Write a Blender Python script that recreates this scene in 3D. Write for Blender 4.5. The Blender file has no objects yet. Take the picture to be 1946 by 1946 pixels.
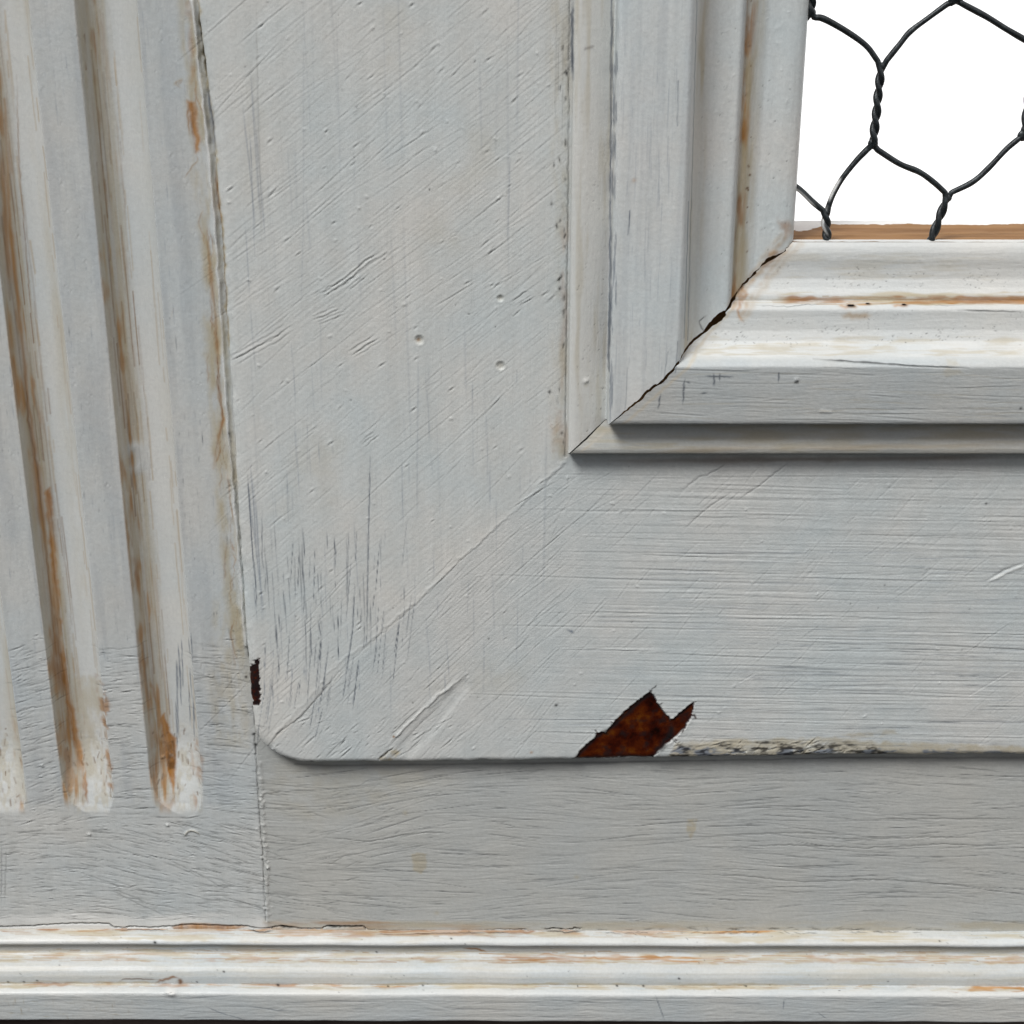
import bpy, math, numpy as np

# ----------------------------------------------------------------- camera
TH = math.radians(21.0)
FPX, DIST = 2900.0, 290.0                     # focal length in photo pixels, distance in mm
CY, CZ = -DIST * math.cos(TH), DIST * math.sin(TH)
MM = 0.001
sc = bpy.context.scene
col = sc.collection
cam_d = bpy.data.cameras.new("camera")
cam_d.sensor_width = 36.0
cam_d.lens = 36.0 * FPX / 1946.0
cam_d.clip_start, cam_d.clip_end = 0.01, 200.0
cam = bpy.data.objects.new("camera", cam_d)
cam.location = (0, CY * MM, CZ * MM)
cam.rotation_euler = (math.radians(90) - TH, 0, 0)
col.objects.link(cam)
sc.camera = cam

# ----------------------------------------------------------------- light
SUN_EL, SUN_AZ = math.radians(53), math.radians(-40)    # azimuth from straight in front, minus = to the left
world = bpy.data.worlds.new("World")
sc.world = world
world.use_nodes = True
wn, wl = world.node_tree.nodes, world.node_tree.links
bg = wn["Background"]
sky = wn.new("ShaderNodeTexSky")
sky.sky_type = 'NISHITA'
sky.sun_disc = False
sky.sun_elevation = SUN_EL
sky.sun_rotation = math.pi + (-SUN_AZ) * -1.0
sky.dust_density = 4.0
sky.ozone_density = 0.6
hs = wn.new("ShaderNodeHueSaturation")
hs.inputs["Saturation"].default_value = 0.55          # overcast
wl.new(sky.outputs[0], hs.inputs["Color"])
wl.new(hs.outputs[0], bg.inputs["Color"])
bg.inputs["Strength"].default_value = 0.05
sun_d = bpy.data.lights.new("sun", 'SUN')
sun_d.energy = 2.0
sun_d.angle = math.radians(20)
sun_d.color = (1.0, 0.995, 0.98)
sun = bpy.data.objects.new("sun", sun_d)
sdir = np.array([math.sin(SUN_AZ) * math.cos(SUN_EL), -math.cos(SUN_AZ) * math.cos(SUN_EL), math.sin(SUN_EL)])
from mathutils import Vector
sun.rotation_euler = Vector(sdir).to_track_quat('Z', 'Y').to_euler()
sun.location = Vector(sdir) * 2
col.objects.link(sun)
sc.view_settings.view_transform = 'Standard'
sc.view_settings.look = 'None'
sc.view_settings.gamma = 1.0
sc.view_settings.exposure = 0.64
sc.cycles.max_bounces = 6

# ----------------------------------------------------------------- measuring helpers
ct, st = math.cos(TH), math.sin(TH)


def P(px, py, w=0.0):
    """a photo measurement turned into (u, v) in mm on the plane w mm behind the door face"""
    a = (np.asarray(px, float) - 973) / FPX
    b = (973 - np.asarray(py, float)) / FPX
    dy, dz = ct + b * st, -st + b * ct
    k = (w - CY) / dy
    return a * k, CZ + dz * k


def Q(u, v, w=0.0):
    dy, dz = w - CY, v - CZ
    zc, yc = dy * ct - dz * st, dy * st + dz * ct
    return 973 + FPX * u / zc, 973 - FPX * yc / zc


def smooth(a, b, x):
    t = np.clip((x - a) / (b - a), 0, 1)
    return t * t * (3 - 2 * t)


# canvases hold relief and wear of the painted wood in door-plane millimetres
U0, V0, RES, NX, NY = -120.0, -128.0, 0.1, 2400, 2260
rng = np.random.default_rng(7)
CU = (U0 + RES * np.arange(NX)).astype(np.float32)
CV = (V0 + RES * np.arange(NY)).astype(np.float32)
GU, GV = np.meshgrid(CU, CV)
LAY = {k: np.zeros((NY, NX), np.float32) for k in ('H', 'rust', 'grime', 'dark', 'blue', 'bare', 'white')}
PX0, PY0 = [a.astype(np.float32) for a in Q(GU, GV, 0.0)]
PX3, PY3 = [a.astype(np.float32) for a in Q(GU, GV, 3.0)]


def vnoise(x, y, seed):
    tab = np.random.default_rng(seed).random((256, 256), dtype=np.float32)
    xi, yi = np.floor(x), np.floor(y)
    fx, fy = (x - xi).astype(np.float32), (y - yi).astype(np.float32)
    xi, yi = xi.astype(np.int32) & 255, yi.astype(np.int32) & 255
    x1, y1 = (xi + 1) & 255, (yi + 1) & 255
    fx, fy = fx * fx * (3 - 2 * fx), fy * fy * (3 - 2 * fy)
    a = tab[yi, xi] * (1 - fx) + tab[yi, x1] * fx
    b = tab[y1, xi] * (1 - fx) + tab[y1, x1] * fx
    return a * (1 - fy) + b * fy


def aniso(u, v, ang, length, width, seed, warp=0.6):
    """streaky noise in -1..1 running along ang (degrees), streaks length x width mm"""
    wv = (vnoise(u / (length * .5), v / (length * .5), seed + 900) - .5) * 2 * warp
    a = math.radians(ang)
    s, t = u * math.cos(a) + v * math.sin(a), -u * math.sin(a) + v * math.cos(a) + wv
    return (vnoise(s / length, t / width, seed) + vnoise(s / (length * .6) + 7.3, t / (width * .5) + 3.1, seed + 1) - 1.0)


def clump(u, v, size, seed):
    return (vnoise(u / size, v / size, seed) * .55 + vnoise(u / size * 2.1 + 5, v / size * 2.1, seed + 1) * .3
            + vnoise(u / size * 4.3, v / size * 4.3 + 9, seed + 2) * .15)


def box(u0, u1, v0, v1, pad):
    i0, i1 = int((u0 - pad - U0) / RES), int((u1 + pad - U0) / RES) + 2
    j0, j1 = int((v0 - pad - V0) / RES), int((v1 + pad - V0) / RES) + 2
    i0, j0, i1, j1 = max(i0, 0), max(j0, 0), min(i1, NX), min(j1, NY)
    return (slice(j0, j1), slice(i0, i1)) if i1 > i0 and j1 > j0 else None


def line_mm(pts, widths, amps, jobs):
    """one polyline in mm; jobs = [(layer, factor, mode, profile)]"""
    pts = np.asarray(pts, float)
    n = len(pts)
    widths = np.broadcast_to(np.asarray(widths, float), (n,))
    amps = np.broadcast_to(np.asarray(amps, float), (n,))
    wm = widths.max()
    b = box(pts[:, 0].min(), pts[:, 0].max(), pts[:, 1].min(), pts[:, 1].max(), 3.2 * wm + .15)
    if b is None:
        return
    shp = (b[0].stop - b[0].start, b[1].stop - b[1].start)
    best = np.zeros(shp, np.float32)
    side = np.zeros(shp, np.float32)
    need_side = any(j[3] == 'ridge' for j in jobs)
    for k in range(n - 1):
        p, q = pts[k], pts[k + 1]
        bb = box(min(p[0], q[0]), max(p[0], q[0]), min(p[1], q[1]), max(p[1], q[1]), 3.2 * wm + .1)
        if bb is None:
            continue
        loc = (slice(max(bb[0].start - b[0].start, 0), bb[0].stop - b[0].start), slice(max(bb[1].start - b[1].start, 0), bb[1].stop - b[1].start))
        X, Y = GU[bb], GV[bb]
        d = q - p
        L2 = max(float(d @ d), 1e-9)
        t = np.clip(((X - p[0]) * d[0] + (Y - p[1]) * d[1]) / L2, 0, 1)
        ex, ey = X - p[0] - t * d[0], Y - p[1] - t * d[1]
        w = widths[k] + (widths[k + 1] - widths[k]) * t
        a = amps[k] + (amps[k + 1] - amps[k]) * t
        r2 = (ex * ex + ey * ey) / (w * w)
        if best[loc].shape != r2.shape:
            continue
        best[loc] = np.maximum(best[loc], a * np.exp(-r2))
        if need_side:
            sd = (ex * -d[1] + ey * d[0]) / math.sqrt(L2) / w
            val = a * (np.exp(-(sd - 1.5) ** 2) * .8) * np.exp(-np.maximum(r2 - sd * sd, 0))
            side[loc] = np.maximum(side[loc], val)
    for lay, f, mode, prof in jobs:
        A = LAY[lay]
        src = best if prof == 'g' else side - best
        if mode == 'add':
            A[b] += f * src
        else:
            A[b] = np.maximum(A[b], f * src)


def wob(pts, step, jag):
    """resample a polyline every step mm and jitter it by jag mm"""
    pts = np.asarray(pts, float)
    seg = np.hypot(*(pts[1:] - pts[:-1]).T)
    s = np.r_[0, np.cumsum(seg)]
    m = max(2, int(s[-1] / step) + 1)
    q = np.linspace(0, s[-1], m)
    out = np.c_[np.interp(q, s, pts[:, 0]), np.interp(q, s, pts[:, 1])]
    if jag:
        j = rng.normal(0, jag, out.shape)
        j[0] = j[-1] = 0
        out += j
    return out


def hand(pxs, w, width, amp, jobs, step=0.8, jag=0.0, taper=True, mod=0):
    u, v = P([p[0] for p in pxs], [p[1] for p in pxs], w)
    pts = wob(np.c_[u, v], step, jag)
    n = len(pts)
    t = np.linspace(0, 1, n)
    env = np.clip(np.minimum(t, 1 - t) * 6, .25, 1) if taper else np.ones(n)
    var = 1 + (rng.random(n) - .5) * .6 * (jag > 0)
    if mod:
        kn = max(3, int(n / 4))
        mm = np.interp(t, np.linspace(0, 1, kn), rng.uniform(1 - mod, 1.1, kn))
        env = env * mm
        var = var * (.45 + .7 * np.interp(t, np.linspace(0, 1, kn), rng.random(kn)))
    line_mm(pts, width * (.5 + .5 * env) * var, amp * env, jobs)


def poly_mask(pxs, w, soft=0.12, ragged=0.3, rs=0.8, seed=1):
    """filled polygon as (box, mask) with a ragged edge"""
    u, v = P([p[0] for p in pxs], [p[1] for p in pxs], w)
    b = box(u.min(), u.max(), v.min(), v.max(), 1 + 2 * soft)
    X = GU[b] + (clump(GU[b], GV[b], rs, seed) - .5) * 2 * ragged
    Y = GV[b] + (clump(GU[b] + 40, GV[b], rs, seed + 5) - .5) * 2 * ragged
    ins = np.zeros(X.shape, bool)
    dist = np.full(X.shape, 1e9, np.float32)
    n = len(u)
    for i in range(n):
        x1, y1, x2, y2 = u[i], v[i], u[(i + 1) % n], v[(i + 1) % n]
        cond = ((y1 > Y) != (y2 > Y))
        if y1 != y2:
            ins ^= cond & (X < (x2 - x1) * (Y - y1) / (y2 - y1) + x1)
        dx, dy = x2 - x1, y2 - y1
        t = np.clip(((X - x1) * dx + (Y - y1) * dy) / max(dx * dx + dy * dy, 1e-9), 0, 1)
        dist = np.minimum(dist, np.hypot(X - x1 - t * dx, Y - y1 - t * dy))
    sd = np.where(ins, dist, -dist)
    return b, smooth(-soft, soft, sd).astype(np.float32), sd


def stain(lay, pxs, w, amp, soft=0.8, ragged=0.8, rs=3.0, seed=1, size=2.5, lo=.2, hi=.75, stretch=(1, 1)):
    b, m, sd = poly_mask(pxs, w, soft, ragged, rs, seed)
    n = smooth(lo, hi, clump(GU[b] / stretch[0], GV[b] / stretch[1], size, seed + 50))
    LAY[lay][b] = np.maximum(LAY[lay][b], amp * m * n)


def dot(pxy, w, r, jobs, amp=1.0):
    u, v = P(pxy[0], pxy[1], w)
    line_mm([(u, v), (u + .02, v + .01)], r, amp, jobs)


H, RUST, GRIME, DARK, BLUE, BARE, WHITE = (LAY[k] for k in ('H', 'rust', 'grime', 'dark', 'blue', 'bare', 'white'))
GROOVE = [('H', 1.0, 'add', 'ridge')]

# key lines (mm)
SEAM_U = -52.45
DOOR_L = np.array([(98, -53.2), (85, -52.8), (72, -51.9), (50, -51.7), (33, -51.7), (2, -52.0), (-28, -52.2), (-48, -51.9), (-70, -51.9)])
DOOR_B = np.array([(-60, -54.8), (-39, -54.7), (12, -54.05), (67, -52.85), (104, -52.8), (140, -52.8)])
MU, MV = 10.3, 12.4                    # outer corner of the applied moulding
SU, SV = 41.0 / 40.4, 38.4 / 40.4
MIT0 = np.array(P(1080, 868)); MIT1 = np.array(P(506, 1424))


def door_left(v):
    return np.interp(v, DOOR_L[::-1, 0], DOOR_L[::-1, 1])


def door_bottom(u):
    return np.interp(u, DOOR_B[:, 0], DOOR_B[:, 1])


def base_drop(u):
    return -0.003 * u


# ============================================================ relief and wear of the paint
def fan_mask():
    # 0 = strokes of the stile, 1 = horizontal strokes of the bottom rail
    edge = np.interp(PY0, [860, 930, 1000, 1080, 1160, 1240, 1320, 1450], [1320, 1260, 1190, 1160, 1130, 1090, 1060, 1030])
    n = (clump(GU, GV, 8, 31) - .5) * 120
    return smooth(-70, 90, PX0 - edge + n)


FAN = fan_mask()
on_door = ((GU > -52.3) & (GV > -54.9) & ((GU < MU) | (GV < MV))).astype(np.float32)
stile = on_door * (1 - FAN)
H += stile * (.014 * aniso(GU, GV, 38, 34, .55, 11) + .009 * aniso(GU, GV, 42, 16, .30, 13) + .014 * aniso(GU, GV, 90, 50, .5, 15))
H += stile * .03 * (clump(GU, GV, 9, 17) - .5)
H += on_door * FAN * (.040 * aniso(GU, GV, -1.0, 80, .75, 21, 1.0) + .022 * aniso(GU, GV, -.6, 45, .36, 23, .5) + .010 * aniso(GU, GV, 42, 16, .4, 25))
low = ((GU < -52.3) | (GV < -54.9)).astype(np.float32)
PIL = low * (GU < SEAM_U)
for ua, ub in ((-74.45, -63.85), (-92.75, -82.35), (-111.1, -100.4)):
    low = low * (1 - .85 * smooth(ua - .3, ua + .3, GU) * smooth(ub + .3, ub - .3, GU) * smooth(-69, -66, GV))
CRK = smooth(1150, 1450, PY3)
H += PIL * (1 - CRK) * (.012 * aniso(GU, GV, 90, 26, .5, 41) + .012 * aniso(GU, GV, 90, 12, .28, 43))
H += low * CRK * (.026 * aniso(GU, GV, -2, 22, .7, 45, 1.6) + .015 * aniso(GU, GV, 2, 9, .34, 47, .8))
H += .008 * (clump(GU, GV, .9, 51) - .5) * 2                      # orange peel
LAY['white'] += 0


def scatter(n, x0, x1, y0, y1, ang, dang, ln, wd, am, jobs, w=0., test=None, bend=0., jag=0., step=1.2):
    k = 0
    tries = 0
    while k < n and tries < n * 12:
        tries += 1
        x, y = rng.uniform(x0, x1), rng.uniform(y0, y1)
        if test is not None and not test(x, y):
            continue
        k += 1
        a = ang(x, y) if callable(ang) else ang
        a = math.radians(a + rng.normal(0, dang))
        L = math.exp(rng.uniform(math.log(ln[0]), math.log(ln[1])))
        u, v = P(x, y, w)
        m = max(3, int(L / step) + 1)
        t = np.linspace(-.5, .5, m)
        ca, sa = math.cos(a), math.sin(a)
        off = bend * L * rng.normal() * (t * t - .08)
        if jag:
            off = off + np.cumsum(rng.normal(0, jag, m)) * .5
        pts = np.c_[u + L * t * ca - off * sa, v + L * t * sa + off * ca]
        env = np.clip((.5 - np.abs(t)) * 5, .15, 1)
        if jag:
            env = env * rng.uniform(.5, 1.1, m)
        line_mm(pts, rng.uniform(*wd) * (.55 + .45 * env), rng.uniform(*am) * env, jobs)


def mitre_y(x):
    return 868 + (1080 - x) * (1424 - 868) / (1080 - 506)


def in_stile(x, y):
    return 430 < x < 1068 and y < 1440


def stile_ang(x, y):
    return float(np.interp(y, [0, 500, 900, 1430], [40, 37, 42, 50]))


# stile: diagonal brush ridges
def long_ok(x, y):
    return in_stile(x, y) and y < mitre_y(x) + 40
def patchy(x, y):
    return in_stile(x, y) and float(vnoise(np.float64(x / 150 + y / 260), np.float64(y / 110 - x / 300), 77)) > .25 + .4 * rng.random()
scatter(560, 400, 1068, 0, 1440, stile_ang, 4.5, (7, 46), (.07, .105), (.012, .055), GROOVE, test=patchy, bend=.025)
scatter(150, 400, 1068, 0, 1440, 90, 1.5, (8, 40), (.08, .14), (.012, .03), GROOVE, test=in_stile)
scatter(60, 400, 1068, 0, 1440, stile_ang, 4, (9, 40), (.08, .12), (.05, .085), GROOVE, test=in_stile, bend=.02)
scatter(380, 400, 1068, 0, 1440, stile_ang, 4, (2, 9), (.075, .12), (.025, .065), GROOVE, test=in_stile, bend=.03)
scatter(120, 560, 1250, 900, 1430, stile_ang, 6, (3, 16), (.09, .16), (.02, .06), GROOVE, bend=.03,
        test=lambda x, y: y > mitre_y(x) - 30 and x < 1280 - (y - 900) * .5)
scatter(80, 420, 1068, 0, 1300, stile_ang, 5, (1.0, 2.4), (.14, .24), (.08, .16), [('H', 1, 'add', 'ridge')], test=in_stile)
# faint older vertical paint below
scatter(34, 470, 1050, 60, 1200, 90, 1.0, (10, 55), (.08, .22), (.08, .24), [('blue', 1, 'max', 'g')], test=in_stile)
scatter(60, 490, 1000, 700, 1340, 90, 2, (4, 18), (.07, .12), (.25, .6), [('blue', 1, 'max', 'g'), ('H', -.03, 'add', 'g')], test=in_stile, jag=.02)
scatter(115, 485, 790, 1020, 1385, lambda x, y: 90 - max(0, (y - 1200)) * .06 - (x - 485) * .02, 2, (3, 18), (.055, .085), (.45, 1.2),
        [('blue', .9, 'max', 'g'), ('dark', .6, 'max', 'g'), ('H', -.05, 'add', 'g')], jag=.012,
        test=lambda x, y: y < mitre_y(x) + 60)
scatter(40, 500, 700, 1240, 1350, 88, 3, (1, 5), (.06, .14), (.4, 1.0), [('blue', 1, 'max', 'g'), ('H', -.03, 'add', 'g')], jag=.03)
scatter(14, 470, 495, 250, 1300, 91, 1, (6, 30), (.08, .14), (.3, .7), [('blue', 1, 'max', 'g')])
hand([(487, 0), (489, 140), (495, 360), (498, 480)], 0, .10, .5, [('grime', .5, 'max', 'g'), ('blue', .6, 'max', 'g'), ('H', -.04, 'add', 'g')])
hand([(577, 0), (577, 420), (571, 620)], 0, .10, .35, [('blue', .7, 'max', 'g'), ('H', -.03, 'add', 'g')])
hand([(969, 285), (968, 345), (964, 470)], 0, .13, .5, [('blue', .9, 'max', 'g')])
hand([(795, 650), (792, 1000)], 0, .12, .4, [('blue', .8, 'max', 'g')])
hand([(704, 850), (699, 1080), (697, 1225)], 0, .09, .9, [('dark', .5, 'max', 'g'), ('blue', 1, 'max', 'g'), ('H', -.05, 'add', 'g')], jag=.02)
hand([(674, 1110), (670, 1200), (655, 1300)], 0, .09, .9, [('dark', .6, 'max', 'g'), ('blue', 1, 'max', 'g'), ('H', -.05, 'add', 'g')], jag=.02)
# strong diagonal gouges
for pts in ([(600, 570), (660, 535), (700, 500), (735, 478)], [(655, 548), (690, 520)], [(430, 690), (475, 665), (520, 640), (560, 612)], [(600, 610), (650, 590)],
            [(665, 675), (720, 640)], [(690, 850), (720, 825)], [(980, 580), (1010, 560)], [(920, 480), (940, 462)], [(1030, 570), (1050, 552)]):
    for k in range(4):
        d = rng.uniform(-9, 9)
        hand([(x + d, y + d * .9) for x, y in pts], 0, .12, rng.uniform(.06, .13), [('H', 1, 'add', 'ridge'), ('dark', 1.2, 'max', 'g')], jag=.08)
# mitre seam of the door frame: filler ridge with hairline
hand([(1074, 878), (1000, 952), (955, 990), (900, 1040), (850, 1085), (790, 1145), (700, 1218), (640, 1262), (565, 1352), (530, 1385), (502, 1425)], 0, .24, .06,
     [('H', 1, 'add', 'g')], jag=.16, taper=False)
hand([(1074, 882), (1000, 956), (955, 994), (900, 1045), (850, 1091), (790, 1151), (700, 1225), (640, 1282), (570, 1364), (530, 1392), (503, 1426)], 0, .11, .8,
     [('H', -.09, 'add', 'g'), ('dark', .25, 'max', 'g')], jag=.12, taper=False, step=.6)
hand([(640, 1282), (600, 1330), (570, 1364), (530, 1392), (503, 1426)], 0, .11, 1, [('dark', .8, 'max', 'g'), ('H', -.1, 'add', 'g')], jag=.06)
hand([(617, 1441), (645, 1412), (660, 1396)], 0, .10, 1, [('dark', .7, 'max', 'g'), ('H', -.06, 'add', 'g')], jag=.06)
# nail holes
for (x, y, r) in ((797, 646, .75), (951, 567, .55), (951, 695, .72)):
    dot((x, y), 0, r, [('H', -.32, 'add', 'g'), ('grime', .35, 'max', 'g')])
    u, v = P(x, y)
    a = np.linspace(0, 2 * math.pi, 24)
    line_mm(np.c_[u + r * 1.35 * np.cos(a), v + r * 1.35 * np.sin(a)], .2, .08, [('H', 1, 'add', 'g')])
dot((795, 646), 0, .3, [('rust', .8, 'max', 'g'), ('dark', .3, 'max', 'g')])


def specks(n, x0, x1, y0, y1, r, jobs, w=0., test=None, amp=(.4, 1.)):
    k = 0
    while k < n:
        x, y = rng.uniform(x0, x1), rng.uniform(y0, y1)
        if test is not None and not test(x, y):
            n -= .2
            continue
        k += 1
        rr = rng.uniform(*r)
        u, v = P(x, y, w)
        a = rng.uniform(0, 6.28)
        L = rr * rng.uniform(.2, 2.2)
        line_mm([(u, v), (u + L * math.cos(a), v + L * math.sin(a))], rr, rng.uniform(*amp), jobs)


specks(160, 430, 1940, 0, 1430, (.10, .22), [('H', .14, 'add', 'g')], test=lambda x, y: x < 1060 or y > 880)
specks(55, 430, 1940, 0, 1430, (.07, .13), [('dark', .9, 'max', 'g'), ('H', -.08, 'add', 'g')], test=lambda x, y: x < 1060 or y > 880)
# warm smears on the stile
for (x, y, a, b) in ((740, 70, 30, 60), (850, 430, 60, 40), (480, 250, 30, 120), (900, 300, 60, 60), (600, 900, 60, 80), (900, 1290, 110, 25)):
    stain('grime', [(x - a, y + b), (x - a * .3, y - b), (x + a, y - b * .8), (x + a * .5, y + b)], 0, .16, 3, 2, 6, int(x), 5)
# grime along the moulding on the stile side
stain('grime', [(1040, -20), (1084, -20), (1080, 870), (1050, 870), (1058, 400)], 0, .46, 1.1, .7, 3, 3, 2.0, .25, .8, (.8, 3))
stain('rust', [(1066, 380), (1080, 380), (1079, 870), (1064, 870)], 0, .32, .5, .4, 3, 4, 1.6, .35, .8, (.8, 3))
stain('rust', [(1045, 780), (1072, 760), (1074, 862), (1050, 860)], 0, .3, .6, .5, 2, 8, 1.5)
for k in range(75):
    y = rng.uniform(10, 862)
    if rng.random() > .35 + .65 * (220 < y < 560):
        continue
    x = 1076 - 5 * (y / 868) - abs(rng.normal(0, 9)) * (rng.random() < .6)
    hand([(x, y), (x + rng.normal(0, 1.5), y + rng.uniform(3, 15))], 0, rng.uniform(.10, .26), rng.uniform(.6, 1), [('dark', 1, 'max', 'g'), ('H', -.12, 'add', 'g')], jag=.05, step=.4)
hand([(1083, 0), (1080, 300), (1077, 560), (1074, 868)], 0, .10, .9, [('dark', .8, 'max', 'g'), ('H', -.25, 'add', 'g')], jag=.05, taper=False)
for x in (1062, 1070, 1057):
    hand([(x, rng.uniform(0, 100)), (x - 2, rng.uniform(180, 330))], 0, .08, .5, [('dark', .6, 'max', 'g')], jag=.03)

hand([(1110, 876), (1300, 875), (1946, 870)], 0, .75, .8, [('dark', .42, 'max', 'g'), ('rust', .35, 'max', 'g')], jag=.05, step=3, mod=.35)  # joint dirt plus contact shadow painted brown under the level moulding
hand([(560, 1452), (605, 1455), (1090, 1450), (1600, 1440), (1946, 1440)], 3, .35, .9, [('dark', .6, 'max', 'g')], jag=.05, step=3, mod=.4, taper=False)  # gap and its contact shadow, painted dark below the door's bottom edge
# ---- bottom rail of the door
def in_rail(x, y):
    return y > 880 and x > np.interp(y, [880, 1000, 1160, 1320, 1440], [1300, 1220, 1170, 1100, 1060])
scatter(260, 950, 1990, 890, 1425, -1.2, 1.0, (14, 80), (.08, .14), (.025, .08), GROOVE, test=in_rail, bend=.008)
scatter(150, 1000, 1990, 1040, 1420, -1.0, 1.0, (6, 40), (.06, .10), (.2, .7), [('blue', .8, 'max', 'g'), ('H', -.05, 'add', 'g')], test=in_rail, bend=.01, jag=.015)
scatter(45, 1300, 1990, 1230, 1400, -1.0, 1.2, (4, 22), (.06, .10), (.5, 1), [('dark', .6, 'max', 'g'), ('blue', .6, 'max', 'g'), ('H', -.05, 'add', 'g')], test=in_rail, jag=.015)
scatter(170, 1120, 1990, 880, 1420, 47, 6, (2, 14), (.08, .14), (.02, .06), GROOVE, test=in_rail, bend=.02)
scatter(60, 1120, 1990, 880, 1120, 50, 6, (3, 14), (.07, .12), (.03, .08), [('H', -1, 'add', 'g')], test=in_rail, bend=.03, jag=.03)
for pts in ([(1500, 878), (1440, 925), (1400, 952)], [(1385, 878), (1345, 903), (1330, 905), (1296, 932)], [(1390, 935), (1345, 965), (1300, 1005)]):
    hand(pts, 0, .10, .9, [('dark', .55, 'max', 'g'), ('H', -.14, 'add', 'g')], jag=.05)
hand([(1180, 1000), (1330, 985), (1500, 978), (1640, 980), (1760, 985), (1946, 995)], 0, .10, .5, [('dark', .5, 'max', 'g'), ('H', -.09, 'add', 'g')], jag=.03)
hand([(1948, 1070), (1915, 1082), (1875, 1104)], 0, .32, .16, [('H', 1, 'add', 'ridge')])
hand([(1948, 1076), (1915, 1088), (1875, 1105)], 0, .14, .5, [('white', 1, 'max', 'g')])
hand([(1930, 1270), (1830, 1330)], 0, .12, .08, GROOVE)
hand([(1440, 1278), (1400, 1300)], 0, .12, .08, GROOVE)
# smeared filler band low on the mitre
b, m, sd = poly_mask([(728, 1452), (760, 1415), (800, 1370), (850, 1322), (882, 1288), (893, 1300), (860, 1345), (820, 1400), (770, 1448)], 0, .7, .3, 2, 12)
H[b] += -.17 * m
hand([(735, 1418), (790, 1362), (830, 1325), (880, 1285)], 0, .24, .22, [('H', 1, 'add', 'g')], jag=.12)
hand([(742, 1398), (770, 1370), (800, 1343)], 0, .09, .9, [('dark', .8, 'max', 'g')], jag=.04)
stain('grime', [(716, 1446), (745, 1420), (762, 1430), (742, 1450)], 0, .8, .3, .3, 1, 22, 1)
hand([(718, 1445), (735, 1430), (745, 1424)], 0, .2, 1, [('dark', .8, 'max', 'g'), ('H', -.3, 'add', 'g')], jag=.1)
dot((748, 1400), 0, .22, [('rust', 1, 'max', 'g'), ('dark', .5, 'max', 'g')])
dot((1057, 1341), 0, .32, [('dark', .95, 'max', 'g'), ('H', -.1, 'add', 'g')])
hand([(1054, 1344), (1061, 1336)], 0, .25, 1, [('dark', .95, 'max', 'g')])
dot((1086, 1200), 0, .3, [('blue', 1, 'max', 'g')])
hand([(1076, 1195), (1092, 1205)], 0, .16, 1, [('blue', 1, 'max', 'g'), ('dark', .3, 'max', 'g')])
dot((1874, 957), 0, .2, [('dark', 1, 'max', 'g')])
dot((1010, 1430), 0, .3, [('rust', .6, 'max', 'g')])
dot((592, 1450), 0, .5, [('dark', 1, 'max', 'g')])
scatter(60, 520, 900, 1360, 1440, 45, 10, (.8, 5), (.1, .2), (.06, .16), [('H', 1, 'add', 'ridge')])

# ---- chipped paint: bare brown timber
def chip(pxs, w, seed, depth=.32, ragged=.28):
    b, m, sd = poly_mask(pxs, w, .07, ragged, .7, seed)
    BARE[b] = np.maximum(BARE[b], m)
    H[b] = H[b] * (1 - m) - depth * m
    for k in ('blue', 'grime', 'rust', 'white'):
        LAY[k][b] *= (1 - m)
    return b, m, sd
CH = [(1087, 1447), (1105, 1425), (1130, 1402), (1134, 1393), (1144, 1391), (1150, 1394), (1166, 1374), (1168, 1370), (1200, 1342), (1228, 1319), (1236, 1315), (1242, 1322),
      (1252, 1340), (1268, 1360), (1276, 1369), (1290, 1358), (1310, 1340), (1318, 1335), (1317, 1352), (1313, 1366), (1300, 1386), (1280, 1404), (1262, 1417), (1248, 1432), (1236, 1450), (1160, 1454)]
b, m, sd = chip(CH, 0, 61)
rim = np.exp(-((sd + .14) / .09) ** 2) * (vnoise(GU[b] / .5, GV[b] / .5, 65) > .35)
H[b] += .05 * np.exp(-((sd + .25) / .2) ** 2)
DARK[b] = np.maximum(DARK[b], .8 * m * smooth(.55, .0, sd) * smooth(.3, .6, clump(GU[b], GV[b], 1.2, 66)))
DARK[b] = np.maximum(DARK[b], .6 * m * smooth(.55, .8, clump(GU[b], GV[b], 1.6, 67)))
WHITE[b] = np.maximum(WHITE[b], .8 * rim)
for k_ in range(26):
    q_ = CH[rng.integers(0, len(CH) - 2)]
    a_ = rng.uniform(-8, 8), rng.uniform(-7, 7)
    hand([(q_[0], q_[1]), (q_[0] + a_[0], q_[1] + a_[1])], 0, .10, 1, [('dark', .9, 'max', 'g'), ('bare', .9, 'max', 'g')], jag=.08, step=.3)
hand([(1090, 1444), (1130, 1405), (1165, 1380), (1200, 1350), (1232, 1322)], 0, .42, 1, [('dark', .85, 'max', 'g')], jag=.1, taper=False)
hand([(1276, 1372), (1278, 1395), (1262, 1412), (1240, 1438)], 0, .6, 1, [('dark', .9, 'max', 'g')], jag=.15)
hand([(1276, 1370), (1290, 1360), (1314, 1340)], 0, .3, 1, [('dark', .9, 'max', 'g')], jag=.1)
hand([(1232, 1320), (1238, 1310), (1246, 1303), (1249, 1301)], 0, .13, 1, [('dark', 1, 'max', 'g')], jag=.1, step=.4)
hand([(1232, 1326), (1246, 1317)], 0, .15, 1, [('dark', 1, 'max', 'g')])
hand([(1310, 1362), (1320, 1358), (1322, 1366)], 0, .16, .9, [('dark', .9, 'max', 'g'), ('bare', 1, 'max', 'g')], jag=.1, step=.3)
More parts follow.
